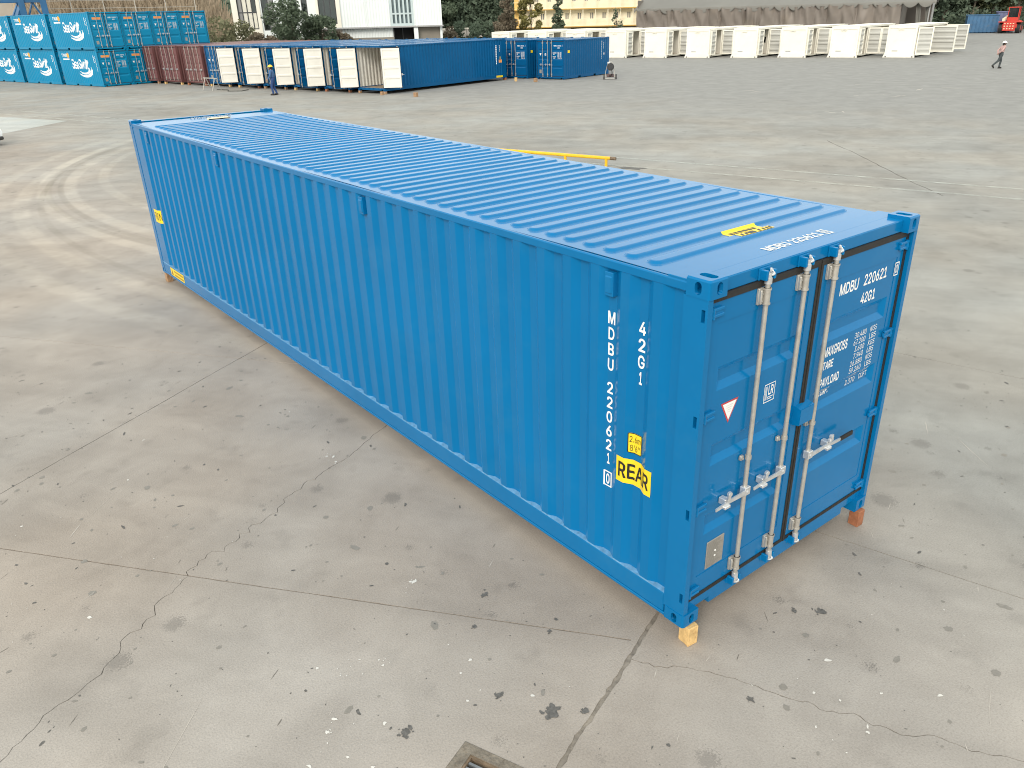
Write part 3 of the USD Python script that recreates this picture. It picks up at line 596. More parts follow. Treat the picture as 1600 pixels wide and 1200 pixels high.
        add('gasket', [box(x0 - 0.0, x1, DOOR_Y - 0.006, DOOR_Y + 0.03, 2.4305, 2.4735), box(x0, x1, DOOR_Y - 0.006, DOOR_Y + 0.03, 0.1785, 0.2095),
                       box(x1 + 0.0005, x1 + (0.0255 if left else 0.032), DOOR_Y - 0.006, DOOR_Y + 0.03, 0.1785, 2.4735), box(x0 - (0.032 if left else 0.0255), x0 - 0.0005, DOOR_Y - 0.006 - (0.004 if not left else 0), DOOR_Y + 0.03, 0.1785, 2.4735)], RUBBER)
        for x in [r for r in rods if x0 < r < x1]:
            rod, cams = rod_parts(x, fine)
            add('lock_rod', rod, GALV, 40)
            for m in (cams[:len(cams) // 2], cams[len(cams) // 2:]): add('cam', m, ZINC if fine else GALV, 40)
            for m in guides(x, fine): add('rod_guide', m, GALV, 40)
            if fine: add('handle', handle(x, -1 if left else 1, 0.36 if left else 0.40, True), ZINC, 30)
            else: add('handle', handle(x, -1 if (left and x < 0.8) or (not left and x < 1.6) else (-1 if left else 1), 0.30, False), ZINC)
            if fine and not left: add('handle_grip', hull([(x + s_, yy_, zz_) for s_ in (.395, .565) for yy_ in (-.032, -.018) for zz_ in (.925, .960)]), RUBBER)
        for z in (0.262, 0.965, 1.665, 2.370):
            xa, xb = (x0 - 0.028, x0 + 0.10) if left else (x1 - 0.10, x1 + 0.028)
            hg = [cbox(xa if not left else x0 + 0.0, xb if left else x1 - 0.0, DOOR_Y - 0.016, DOOR_Y + 0.002, z - 0.028, z + 0.028, 0.004), cbox(xa, xb, DOOR_Y - 0.024, DOOR_Y - 0.004, z + 0.010, z + 0.030, 0.004), cbox(xa, xb, DOOR_Y - 0.024, DOOR_Y - 0.004, z - 0.030, z - 0.010, 0.004),
                  tube((hx, 0.03, z - 0.036), (hx, 0.03, z + 0.036), 0.014, 10)] if fine else [box(xa, xb, DOOR_Y - 0.02, DOOR_Y + 0.002, z - 0.028, z + 0.028)]
            add('hinge', hg, nm)
        return d
    dl = make_door(0.084, mid - 0.026, True, open_left)
    dr = make_door(mid + 0.026, W - 0.084, False, open_right)
    if not open_left:
        tri = Polygon([(0.267, 1.703), (0.448, 1.703), (0.3575, 1.539)])
        if text:
            obj(dl, 'warning_triangle', on_door(tri, 0.0015), RED_S if fine else WHITE_T)
            if fine:
                obj(dl, 'warning_triangle', on_door(tri.buffer(-0.011), 0.0030), WHITE_T)
                obj(dl, 'fine_print', on_door(unary_union([sbox(0.357 - w / 2, z, 0.357 + w / 2, z + .0035) for z, w in ((1.670, .07), (1.654, .055), (1.638, .04), (1.622, .03))]), 0.004), mat('pale_print', (.60, .56, .55), .5))
                fr = sbox(0.738, 1.552, 0.860, 1.692); g = unary_union([fr.difference(fr.buffer(-0.006)), shift(letters('LR', 0.056, 0.072, True), 0.786, 1.604)] +
                                [sbox(.778, z, .778 + w, z + .006) for z, w in ((1.586, .065), (1.572, .05))] + [sbox(x_, 1.57, x_ + .006, 1.675) for x_ in (.752, .764)])
                obj(dl, 'class_emblem', on_door(g), WHITE_T)
            else: obj(dl, 'class_emblem', on_door(sbox(.74, 1.56, .85, 1.69).difference(sbox(.765, 1.60, .825, 1.65))), WHITE_T)
        if plate:
            pl = obj(dl, 'data_plate', cbox(0.255, 0.445, DOOR_Y - 0.002, DOOR_Y + 0.0045, 0.385, 0.618, 0.002) if fine else box(0.255, 0.445, DOOR_Y - 0.003, DOOR_Y + .0045, 0.385, 0.618), PLATE)
            if fine:
                rr = np.random.default_rng(3); g = [sbox(0.262, z, 0.262 + rr.uniform(.08, .17), z + .0035) for z in np.arange(.395, .608, .0115)]
                obj(dl, 'fine_print', drape(unary_union(g), [], lambda u, v: np.stack([u, np.full_like(u, DOOR_Y - .0032), v], 1)), mat('plate_print', (.20, .19, .17), .5))
                for z in (0.515, 0.470): obj(dl, 'rivet', tube((0.35, DOOR_Y - 0.006, z), (0.35, DOOR_Y, z), 0.008, 12), WHITE_T)
    if text:
        (door_text(t, dr) if fine else (door_text_far(dr) if not open_right else None))
    if fine:
        lb = from_m(mhull([(x, y, z) for x in (1.130, 1.300) for (y, z) in ((0.046, 1.255), (0.046, 1.41), (-0.012, 1.395), (-0.012, 1.265))]))
        obj(dr, 'lock_box', cat([lb, box(1.134, 1.296, -0.015, -0.0125, 1.268, 1.392)]), nm)
    return t, dl, dr

MAIN_Z = 0.16
main, dl, dr = container('shipping_container', 'large bright blue shipping container in the foreground, raised on wooden blocks', (0, 0, MAIN_Z), 0, 12.192, BLUE, fine=True)
# what is painted and stuck on the near side wall
ys = 0.8345; zz_ = 2.347 - MAIN_Z
seq = [('M', 0), ('D', 1), ('B', 2), ('U', 3), ('2', 4.55), ('2', 5.55), ('0', 6.55), ('6', 7.55), ('2', 8.55), ('1', 9.55)]
for ch, k in seq:
    z = zz_ - 0.092 - k * 0.1147
    w = 0.066 if ch == 'M' else (0.026 if ch == '1' else 0.056)
    obj(main, 'lettering', on_side(shift(letters(ch, w, 0.090, True), -ys - w / 2, z), 12.192), WHITE_T)
z = 0.806; fr = sbox(-ys - .040, z, -ys + .040, z + .130)
obj(main, 'check_digit_box', on_side(unary_union([fr.difference(fr.buffer(-0.010)), shift(letters('0', .036, .088, True), -ys - .018, z + .021)]), 12.192), WHITE_T)
for k, ch in enumerate('42G1'):
    w = 0.026 if ch == '1' else 0.060
    obj(main, 'lettering', on_side(shift(letters(ch, w, 0.094, True), -0.550 - w / 2, 2.190 - 0.094 - k * 0.119), 12.192), WHITE_T)
def round_rect(x0, y0, x1, y1, r): return sbox(x0 + r, y0 + r, x1 - r, y1 - r).buffer(r, quad_segs=4)
st = round_rect(-0.625, 1.196, -0.511, 1.356, 0.012)
obj(main, 'height_sticker', on_side(st, 12.192, 0.0020), YEL_S)
obj(main, 'height_sticker_print', on_side(unary_union([st.difference(st.buffer(-0.006)), shift(letters('2.6m', .088, .050), -0.612, 1.282), shift(letters("8'6''", .080, .050), -0.608, 1.212)]), 12.192, 0.0035), BLK_S)
rs = sbox(-0.716, 0.938, -0.380, 1.142)
obj(main, 'rear_sticker', on_side(rs, 12.192, 0.0020), YEL_S)
obj(main, 'rear_sticker_print', on_side(shift(letters('REAR', .290, .128, True), -0.695, 0.977), 12.192, 0.0035), BLK_S)
fs = sbox(-11.875, 0.955, -11.50, 1.175)
obj(main, 'front_sticker', on_side(fs, 12.192, 0.0020), YEL_S)
obj(main, 'front_sticker_print', on_side(shift(letters('FRONT', .32, .13), -11.845, 1.0), 12.192, 0.0035), BLK_S)
bs_ = sbox(-11.64, 0.065, -10.93, 0.200); flat = lambda off: (lambda u, v: np.stack([np.full_like(u, 0.004 - off), -u, v], 1))
obj(main, 'rail_sticker', drape(bs_, [], flat(0.002)), YEL_S)
obj(main, 'rail_sticker_print', drape(unary_union([Polygon([(-11.62, .08), (-11.56, .18), (-11.50, .08)])] + [sbox(-11.44 + i * .062, z, -11.44 + i * .062 + .045, z + .03) for i in range(8) for z in (.085, .145)]), [], flat(0.0035)), mat('brown_print', (.30, .17, .02), .5))
for yv in (0.828, 4.218, 8.173, 11.28):
    v = obj(main, 'vent', cat([cbox(0.012 - 0.022, 0.05, yv - 0.034, yv + 0.034, 2.325, 2.445, 0.008), cbox(-0.001, 0.05, yv - 0.040, yv + 0.040, 2.305, 2.470, 0.004)]), BLUE)
# weld steps where the corrugated wall meets the bottom rail
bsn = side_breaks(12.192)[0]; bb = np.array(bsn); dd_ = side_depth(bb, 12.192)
obj(main, 'rail_ledge', grid_mesh(np.stack([np.stack([np.full(len(bb), 0.006), bb, np.full(len(bb), 0.214)], 1), np.stack([dd_ + .001, bb, np.full(len(bb), 0.226)], 1)], 0)), mat('painted_sheen_blue', (0.10, 0.25, 0.42), .45, var=.25, scale=30))  # lighter blue paints in the sheen reflected off the sloped weld ledge
# roof markings
obj(main, 'roof_number', on_roof(unary_union([shift(letters('MDBU', .245, .090, True), .865, .205), shift(letters('220621', .33, .090, True), 1.150, .205), sbox(1.520, .195, 1.590, .305).difference(sbox(1.532, .207, 1.578, .293)), shift(letters('0', .026, .06, True), 1.542, .22)])), WHITE_T)
rsx = sbox(1.012, 0.552, 1.395, 0.735)
obj(main, 'roof_sticker', on_roof(rsx, 0.002), YEL_S)
obj(main, 'roof_sticker_print', on_roof(unary_union([Polygon([(x, .556), (x + .022, .556), (x + .044, .60), (x + .022, .60)]) for x in (1.03, 1.075, 1.225, 1.275, 1.315, 1.35)] + [sbox(1.12, .557, 1.195, .60)] + [sbox(1.05 + i * .05, .66, 1.085 + i * .05, .70) for i in range(6)]), 0.0035), BLK_S)
obj(main, 'roof_number', on_roof(affinity.rotate(unary_union([shift(letters('MDBU 220621', .70, .13, True), .87, 11.70)]), 180)), WHITE_T)
obj(main, 'roof_sticker', on_roof(sbox(1.06, 11.30, 1.42, 11.50), 0.002), CREAM_S)
obj(main, 'roof_sticker_print', on_roof(unary_union([sbox(1.08 + i * .055, 11.37, 1.115 + i * .055, 11.43) for i in range(6)]), 0.0035), BLK_S)

def wood_block(loc, rz, dims, m, label, group=None, name='wooden_block'):
    w, d, h = dims; r = np.random.default_rng(int(abs(loc[0] * 1000 + loc[1] * 77)) % 100000)
    b = cbox(-w / 2, w / 2, -d / 2, d / 2, 0, h, 0.004); b = b.subdivide().subdivide(); v = b.vertices.copy()
    v += (meshkit.noise(v * 38 + loc[0], 3)[:, None] - 0.5) * np.array([0.006, 0.006, 0.004]); v[:, 2] = np.clip(v[:, 2], 0, h)
    x = obj(None, name, trimesh.Trimesh(v, b.faces, process=False).apply_transform(np.array(mat4(loc, rz)).T), m)
    return tag(x, label, 'wooden block', group)
wood_block((0.092, 0.018, 0), -8, (0.092, 0.105, MAIN_Z), WOOD_L, 'pale wooden block under the near bottom corner of the large blue container')
wood_block((2.352, 0.020, 0), -3, (0.084, 0.095, MAIN_Z), WOOD_R, 'reddish brown wooden block under the right bottom door corner of the large blue container')
wood_block((0.048, 12.055, 0), 2, (0.10, 0.105, MAIN_Z), WOOD_D, 'brown wooden block under the far left corner of the large blue container')

# ------------------------------------------------------------------ drain in the foreground
dr_t = thing('drain', 'square floor drain with worn rim and steel grate at the bottom edge', 'drain')
def dpoly(a0, a1, b0, b1): return Polygon([drp(a0, b0), drp(a1, b0), drp(a1, b1), drp(a0, b1)])
def dext(p, z0, z1): return trimesh.creation.extrude_polygon(p, z1 - z0, engine='earcut').apply_translation((0, 0, z0))
RIM = mat('drain_rim', (0.185, 0.160, 0.128), 0.85, var=0.3, scale=12, dirt=(0.10, 0.075, 0.05), dirt_amt=0.8, bump=0.5, bump_scale=40)
obj(dr_t, 'rim', dext(dpoly(0.004, 0.616, 0.004, 0.416).difference(dpoly(0.085, 0.535, 0.070, 0.350)), -0.10, 0.004), RIM)
obj(dr_t, 'steel_frame', dext(dpoly(0.085, 0.535, 0.070, 0.350).difference(dpoly(0.100, 0.520, 0.085, 0.335)), -0.10, -0.004), RUST)
obj(dr_t, 'pit', dext(dpoly(0.004, 0.616, 0.004, 0.416), -0.30, -0.28), DARK)
for k in range(6):
    obj(dr_t, 'grate_bar', dext(dpoly(0.104, 0.516, 0.112 + k * 0.038, 0.128 + k * 0.038), -0.040, -0.010), GRATE)

# ------------------------------------------------------------------ yellow pipe barrier
rail = thing('pipe_barrier', 'low yellow steel pipe barrier standing behind the large blue container', 'barrier')
pa, pb = np.array([12.40, 18.55, 0.27]), np.array([13.72, 14.49, 0.27])
dpb = (pb - pa) / np.linalg.norm(pb - pa); pa2 = pa - dpb * 3.0
obj(rail, 'top_pipe', tube(pa2, pb - dpb * .16, 0.048, 14), YELP, 40)
obj(rail, 'pipe_end', tube(pb - dpb * .16, pb + dpb * .02, 0.047, 14), RUST, 40)
for k in (0.30, 1.72, 3.14, 4.56, 5.98):
    p = pb - dpb * k; obj(rail, 'post', tube((p[0], p[1], 0), (p[0], p[1], 0.25), 0.045, 12), YELP, 40)
struct('oil_stain', sheet(blot(14.05, 14.10, 0.20, 71, 2.2, -1.25, 20, 0.8), 0.003), OIL)

# ------------------------------------------------------------------ rows of containers further back
def row(t): return np.array([21.85, 45.55]) + t * np.array([-0.247, 0.969])
RZ_ROW = YAW - 90
# teal stacks with the printed emblem
t0 = np.array([12.23, 68.32]); e_w, e_l = EL, -EW          # width and length directions of the stacks
def teal_pos(col, end, lev):
    p = t0 + e_w * (2.46 * col) + e_l * (6.68 * end); return (p[0], p[1], 2.595 * lev)
def teal_container(label, pos):
    t, dl_, dr_ = container('teal_container', label, pos, YAW, 6.058, TEAL, group='teal containers stacked two high', pockets=True)
    L = 6.058
    g = affinity.skew(shift(letters('SeaSwift', 2.55, 0.74, True), -4.25, 1.22), 8, 0, origin=(-2.9, 1.5))
    def crescent(cx_, cy_, a, b, dx, dz):
        c_ = Polygon([(cx_ + a * math.cos(q_), cy_ + b * math.sin(q_)) for q_ in np.linspace(0, 6.283, 60)[:-1]]); i_ = Polygon([(cx_ + dx + a * math.cos(q_), cy_ + dz + b * math.sin(q_)) for q_ in np.linspace(0, 6.283, 60)[:-1]])
        return c_.difference(i_).intersection(sbox(cx_ - 2, cy_ - 1, cx_ + 2, cy_ + .25))
    sw = unary_union([crescent(-2.35, 1.12, 1.15, .48, -.22, .15), crescent(-2.42, 1.17, .85, .32, -.16, .12)]).difference(g.buffer(.03))
    obj(t, 'emblem_lettering', on_side(g, L), WHITE_T); obj(t, 'emblem_swoosh', on_side(sw, L), WHITE_T)
    obj(t, 'small_sign', on_side(unary_union([shift(letters('TOUR', 0.75, 0.22, True), -5.55, 2.10), sbox(-5.45, 1.88, -4.50, 1.97)]), L, 0.003), WHITE_T)
    obj(t, 'sun_emblem', on_side(Polygon([(-4.62 + 0.17 * (1 + .18 * math.cos(9 * a)) * math.cos(a), 2.20 + 0.17 * (1 + .18 * math.cos(9 * a)) * math.sin(a)) for a in np.linspace(0, 6.283, 60)[:-1]]), L, 0.004), mat('sun_orange', (0.80, 0.36, 0.03), .5) if not stage.GetPrimAtPath('/World/Looks/sun_orange') else '/World/Looks/sun_orange')
    for (y, z0, n) in ((0.42, 1.10, 10), (0.66, 1.70, 5)):
        obj(t, 'lettering', on_side(unary_union([sbox(-y - .04, z0 + k * .11, -y + .03, z0 + k * .11 + .07) for k in range(n)]), L), WHITE_T)
    obj(dl_, 'orange_sticker', on_door(sbox(0.30, 2.06, 0.95, 2.22), 0.004), ORANGE_S)
    return t
teal_src = None
names_col = ['first', 'second', 'third', 'fourth']
for col in range(4):
    for lev in (0, 1):
        for end in ((0, 1, 2) if col < 2 else (0,)):
            if col == 0: lab = f"teal container with white emblem, {'upper' if lev else 'lower'} one of the {['nearest', 'middle', 'farthest left'][end]} front stack"
            elif end == 0: lab = f"teal container showing its doors, {'upper' if lev else 'lower'} one, {names_col[col]} from the emblem wall"
            else: lab = f"teal container behind the gap, {'upper' if lev else 'lower'} one of the {['', 'middle', 'far left'][end]} rear stack"
            if teal_src is None: teal_src = teal_container(lab, teal_pos(col, end, lev))
            else: copy_of(teal_src, 'teal_container', lab, 'shipping container', teal_pos(col, end, lev), YAW, 'teal containers stacked two high')
BZ = 0.16
def front_blocks(p, ww, what, group='wooden blocks under the parked containers'):
    for s, nm_ in ((0.09, 'left'), (ww - 0.09, 'right')):
        q = np.array(p) + EW * s + EL * 0.09
        m = [WOOD_D, WOOD_R, WOOD_L][int(abs(q[0] * 10)) % 3]
        wood_block((q[0], q[1], 0), RZ_ROW + 4, (0.15, 0.17, BZ), m, f'wooden block under the {nm_} front corner of the {what}', group)
# maroon containers, doors shut
src = None
for i, tt in enumerate((25.49, 22.23, 19.03)):
    p = row(tt); nm_ = ['left', 'middle', 'right'][i]
    lab = f'maroon container with closed doors, {nm_} one of the three beside the teal stack'
    if src is None: src = container('maroon_container', lab, (p[0], p[1], BZ), RZ_ROW, 12.192, MAROON, rods=(0.42, 0.92, 1.50, 2.00), group='maroon containers with closed doors', text=False, plate=False)[0]
    else: copy_of(src, 'maroon_container', lab, 'shipping container', (p[0], p[1], BZ), RZ_ROW, 'maroon containers with closed doors')
    front_blocks(p, W, f'{nm_} maroon container')
# blue containers, most with their doors open
p = row(16.05)
container('blue_container', 'blue container with closed doors, half hidden by the first open white door', (p[0], p[1], BZ), RZ_ROW, 12.192, BLUE2, group='blue containers in the front row')
front_blocks(p, W, 'blue container right of the maroon ones')
src = None
ords = ['first from the left', 'second from the left', 'third from the left', 'fourth from the left']
for i, tt in enumerate((12.64, 9.67, 6.38, 3.23)):
    p = row(tt); lab = f'blue container with doors swung open, {ords[i]} of the open row'
    if src is None: src = container('open_container', lab, (p[0], p[1], BZ), RZ_ROW, 12.192, BLUE2, open_left=128, open_right=76, group='blue containers with open doors', inner=True)[0]
    else: copy_of(src, 'open_container', lab, 'shipping container', (p[0], p[1], BZ), RZ_ROW, 'blue containers with open doors')
    front_blocks(p, W, f'open blue container {ords[i]}')
p = row(0.05)
last, dl_, dr_ = container('open_container', 'nearest blue container with both doors wide open and its ribbed inside in view', (p[0], p[1], BZ), RZ_ROW, 12.192, BLUE2, open_left=132, open_right=222, group='blue containers with open doors', inner=True)
front_blocks(p, W, 'nearest open blue container')
obj(last, 'lettering', on_right_side(unary_union([sbox(11.05, .95 + k * .115, 11.12, .95 + k * .115 + .08) for k in range(11)]), 12.192), WHITE_T)
obj(last, 'lettering', on_right_side(unary_union([sbox(11.42, 1.75 + k * .115, 11.48, 1.75 + k * .115 + .08) for k in range(4)]), 12.192), WHITE_T)
obj(last, 'yellow_sticker', on_right_side(sbox(11.36, 1.03, 11.68, 1.23), 12.192, .003), ORANGE_S); obj(last, 'yellow_sticker', on_right_side(sbox(11.46, 1.27, 11.58, 1.43), 12.192, .003), YEL_S)
obj(last, 'yellow_sticker', drape(sbox(11.0, .06, 11.75, .19), [], lambda u, v: np.stack([np.full_like(u, W - 0.001), u, v], 1)), YEL_S)
q = p + EW * (W - .1) + EL * 12.1; wood_block((q[0], q[1], 0), RZ_ROW, (0.18, 0.18, BZ), WOOD_R, 'wooden block under the far end of the nearest open blue container', 'wooden blocks under the parked containers')
q = p + EW * (W + .15) - EL * 0.42; wood_block((q[0], q[1], 0), RZ_ROW, (0.17, 0.17, 0.2), WOOD_D, 'wooden block standing beside the wide open door', 'loose wooden blocks on the yard')
wood_block((22.75, 40.20, 0), 20, (0.2, 0.2, 0.24), WOOD_D, 'loose brown block standing alone on the yard in front of the long blue wall', 'loose wooden blocks on the yard')
wood_block((33.75, 44.55, 0), 30, (0.12, 0.16, 0.26), WOOD_L, 'small pale block in front of the left closed blue container', 'loose wooden blocks on the yard')
wood_block((34.15, 42.85, 0), 10, (0.2, 0.2, 0.24), WOOD_D, 'dark block in front of the gap between the two closed blue containers', 'loose wooden blocks on the yard')
# shorter blue containers with closed doors
src = None
c0 = np.array([35.93, 44.90])
for i in range(6):
    p = c0 - EW * 3.24 * i
    lab = ['blue container with closed doors and its long side in view, rightmost of its row', 'blue container with closed doors, second from the right end of its row', 'blue container seen above the long blue one, third from the right of its row',
           'blue container seen above the long blue one, fourth of its row', 'blue container seen above the long blue one, fifth of its row', 'blue container farthest left above the long blue one'][i]
    if src is None:
        src, a_, b_ = container('short_blue_container', lab, (p[0], p[1], 0.02), RZ_ROW, 6.058, BLUE2, group='short blue containers with closed doors', pockets=True)
        L = 6.058
        obj(src, 'lettering', on_right_side(unary_union([sbox(5.02, 1.10 + k * .115, 5.08, 1.10 + k * .115 + .08) for k in range(11)]), L), WHITE_T)
        obj(src, 'lettering', on_right_side(unary_union([sbox(5.30, 1.80 + k * .115, 5.36, 1.80 + k * .115 + .08) for k in range(4)]), L), WHITE_T)
        obj(src, 'sticker', on_right_side(sbox(5.30, 1.38, 5.40, 1.52), L, .003), WHITE_T)
        obj(src, 'yellow_sticker', on_right_side(sbox(0.48, 1.70, 0.78, 1.88), L, .003), YEL_S)
    else: copy_of(src, 'short_blue_container', lab, 'shipping container', (p[0], p[1], 0.02), RZ_ROW, 'short blue containers with closed doors')

# ------------------------------------------------------------------ ivory containers with folding side doors
def leaf(wd, panels=1):
    """A side door leaf in the plane x = 0, y from 0 to wd, inside facing -x."""
    out = {'frame': [], 'panel': [], 'ridge': []}
    for k in range(panels):
        a, b = k * wd / panels, (k + 1) * wd / panels
        out['frame'].append(cat([box(-.05, .07, a + .005, a + .10, .22, 2.42), box(-.05, .07, b - .10, b - .005, .22, 2.42), box(-.05, .07, a + .10, b - .10, .22, .33), box(-.05, .07, a + .10, b - .10, 2.31, 2.42)]))
        out['panel'].append(box(-.02, .0, a + .10, b - .10, .33, 2.31))
        for z in (.62, 1.10, 1.42, 1.92):
            out['ridge'].append(hull([(x, y, z + dz) for (x, w_) in ((0.0, .13), (.060, .05)) for y in (a + .11, b - .11) for dz in (-w_, w_)]))
    return out
def ivory(label, loc, rz, window, a0, a1, third):
    t = thing('side_door_container', label, 'shipping container', loc, rz, 'ivory containers with open folding sides')
    L = 12.192
    m = from_m(mhull([(x, y, z) for (x, z) in ((-.16, 0), (W + .10, 0), (0.02, .42), (W - .02, .42)) for y in (0, .16)]))
    obj(t, 'base_foot', m, WHITE_C)
    obj(t, 'front_wall', cat([box(.16, W - .16, .055, .09, .42, 2.36)]), WHITE_C)
    for x0, x1 in ((0, .16), (W - .16, W)): obj(t, 'corner_post', cbox(x0, x1, 0.004, .16, .40, 2.56, .01), WHITE_C)
    obj(t, 'front_header', cbox(.16, W - .16, .006, .15, 2.36, 2.56, .01), WHITE_C)
    for x in (.10, W - .10): obj(t, 'foot_pocket', box(x - .06, x + .06, -.004, .01, .03, .11), DARK)
    obj(t, 'vent_slot', box(.55, 1.05, .045, .056, .50, .58), GREYMETAL); obj(t, 'top_catch', cat([cbox(.85, 1.35, -.03, .02, 2.26, 2.32, .01), box(.92, .98, -.02, .05, 2.20, 2.27), box(1.22, 1.28, -.02, .05, 2.20, 2.27)]), WHITE_C)
    obj(t, 'roof_panel', cat([box(.0, W, .0, L, 2.56, 2.60)] + [cbox(.1, W - .1, y, y + .12, 2.60, 2.625, .01) for y in np.arange(.4, L - .3, .5)]), WHITE_C)
    for x0, x1 in ((0.004, .09), (W - .09, W - .004)): obj(t, 'top_rail', box(x0, x1, .16, L - .16, 2.44, 2.56), WHITE_C); obj(t, 'bottom_rail', box(x0, x1, .16, L - .16, .10, .24), WHITE_C)
    obj(t, 'floor', box(.09, W - .09, .16, L - .1, .16, .22), FLOORW)
    obj(t, 'side_panel', side_sheet(L, 0), WHITE_C)
    obj(t, 'rear_wall', box(.05, W - .05, L - .1, L - .05, .12, 2.56), WHITE_C)
    for y in (0.16, 2.86 if not third else 6.0, L - .3):
        obj(t, 'corner_post', box(W - .10, W - .004, y, y + .12, .24, 2.44), WHITE_C)
        obj(t, 'rail_pocket', box(W - .006, W + .002, y + .5, y + .62, .13, .21), DARK)
    yw = 3.4
    obj(t, 'inner_wall', box(.10, W - .12, yw, yw + .05, .22, 2.44), WHITE_C)
    if window:
        obj(t, 'wall_window', box(1.35, 1.95, yw - .012, yw + .01, 1.20, 1.75), DARK); obj(t, 'wall_box', cbox(1.45, 1.90, yw - .25, yw - .002, 2.05, 2.35, .02), GREYMETAL)
    for (y0_, ang, n, wd) in ((.30, a0, 1, 1.22 if third else .85), (5.9 if third else 3.0, a1, 2 if not third else 1, 2.30 if not third else 2.1)) + (((11.8, a1 - 2, 1, 2.0),) if third else ()):
        lf = leaf(wd, n); R = trimesh.transformations.rotation_matrix(math.radians(-ang), (0, 0, 1)); T_ = trimesh.transformations.translation_matrix((W + .03, y0_, 0))
        for k in range(n):
            d = obj(t, 'side_door', lf['frame'][k].copy().apply_transform(T_ @ R), WHITE_C)
            obj(d, 'panel', lf['panel'][k].copy().apply_transform(T_ @ R), GREYPANEL)
            for r_ in lf['ridge'][k * 4:k * 4 + 4]: obj(d, 'ridge', r_.copy().apply_transform(T_ @ R), GREYPANEL)
    return t
w_pos = [(61.11, 58.04), (62.81, 53.98), (64.59, 49.71), (66.60, 45.75), (68.24, 41.54), (70.17, 37.18)]
w_names = ['leftmost of its row, beside the blue containers', 'second from the left of its row', 'third from the left of its row', 'fourth from the left of its row', 'second from the right end of its row', 'rightmost of its row']
w_rz = YAW - 90
srcs = {}
for i, (x, y) in enumerate(w_pos):
    lab = f'ivory container with folding doors open, {w_names[i]}'
    key = (i in (2, 4)) * 1 + (i == 5) * 2
    if key in srcs: copy_of(srcs[key], 'side_door_container', lab, 'shipping container', (x, y, 0.02), w_rz, 'ivory containers with open folding sides')
    else: srcs[key] = ivory(lab, (x, y, 0.02), w_rz, i in (2, 4), 8 if i != 5 else 76, 90 if i != 5 else 96, i == 5)
for k in range(4):
    x, y = 59.55 - 1.72 * k, 62.1 + 4.25 * k
    copy_of(srcs[0], 'side_door_container', f"ivory container seen only above the closed blue ones, {['nearest', 'second', 'third', 'farthest'][k]}", 'shipping container', (x, y, 0.02), w_rz, 'ivory containers with open folding sides')

# ------------------------------------------------------------------ things on the yard
def wheel(c, r, w, axis=(0, 1, 0), m_t=None, parent=None, rim=None):
    a = np.array(axis, float); c = np.array(c, float)
    ty = obj(parent, 'wheel', tube(c - a * w / 2, c + a * w / 2, r, 20), m_t or RUBBER, 40)
    obj(ty, 'rim', tube(c - a * (w / 2 + .006), c + a * (w / 2 + .006), r * .55, 14), rim or GREYMETAL, 40); return ty
# paint sprayer on two wheels
sp = thing('paint_sprayer', 'small wheeled paint sprayer with a dark round pump, right of the blue containers', 'sprayer', (38.61, 40.04, 0), 45)
for y in (-.42, .42): wheel((0, y, .17), .17, .09, parent=sp)
obj(sp, 'frame', cat([polytube([(-.02, s * .34, .17), (.02, s * .30, .55), (.02, s * .16, 1.08)], .022, 6) for s in (-1, 1)] + [polytube([(.02, -.16, 1.08), (.02, 0, 1.16), (.02, .16, 1.08)], .022, 6), tube((0, -.42, .17), (0, .42, .17), .025, 6), tube((-.25, -.3, .06), (-.25, .3, .06), .02, 6), tube((-.25, -.3, .06), (0, -.34, .17), .02, 6), tube((-.25, .3, .06), (0, .34, .17), .02, 6)]), GALV)
obj(sp, 'pump', cat([tube((-.22, -.02, .82), (.12, -.02, .82), .25, 18), tube((-.24, -.02, .82), (-.20, -.02, .82), .17, 14)]), mat('dark_pump', (.03, .032, .035), .4, var=.3, scale=8), 40)
obj(sp, 'motor_cap', cat([cbox(-.18, .10, .00, .22, 1.00, 1.13, .04)]), ZINC); obj(sp, 'motor_box', cbox(-.18, .12, -.26, .24, .16, .36, .03), mat('dark_motor', (.09, .055, .055), .5, var=.3, scale=10)); obj(sp, 'hose', polytube([(-.2, -.1, .65), (-.3, -.15, .4), (-.22, .0, .2), (-.1, .12, .35)], .03, 7), RUBBER)
# saw horse
sh = thing('saw_horse', 'light grey steel saw horse standing before the right maroon container', 'saw horse', (16.35, 57.6, 0), -76)
obj(sh, 'top_bar', tube((-.1, 0, .78), (1.55, 0, .78), .035, 8), GALV)
for x in (.15, 1.30):
    for s in (-1, 1): obj(sh, 'leg', tube((x, s * .04, .78), (x, s * .34, 0), .026, 8), GALV)
    obj(sh, 'brace', tube((x, -.2, .34), (x, .2, .34), .02, 6), GALV)
cable = polytube([(16.9, 57.0, .02), (17.3, 55.9, .02), (16.9, 54.9, .02), (17.6, 54.2, .02), (18.3, 54.8, .02)], .025, 6)
tag(obj(None, 'hose', cable, RUBBER), 'dark hose lying on the yard beside the saw horse', 'hose')
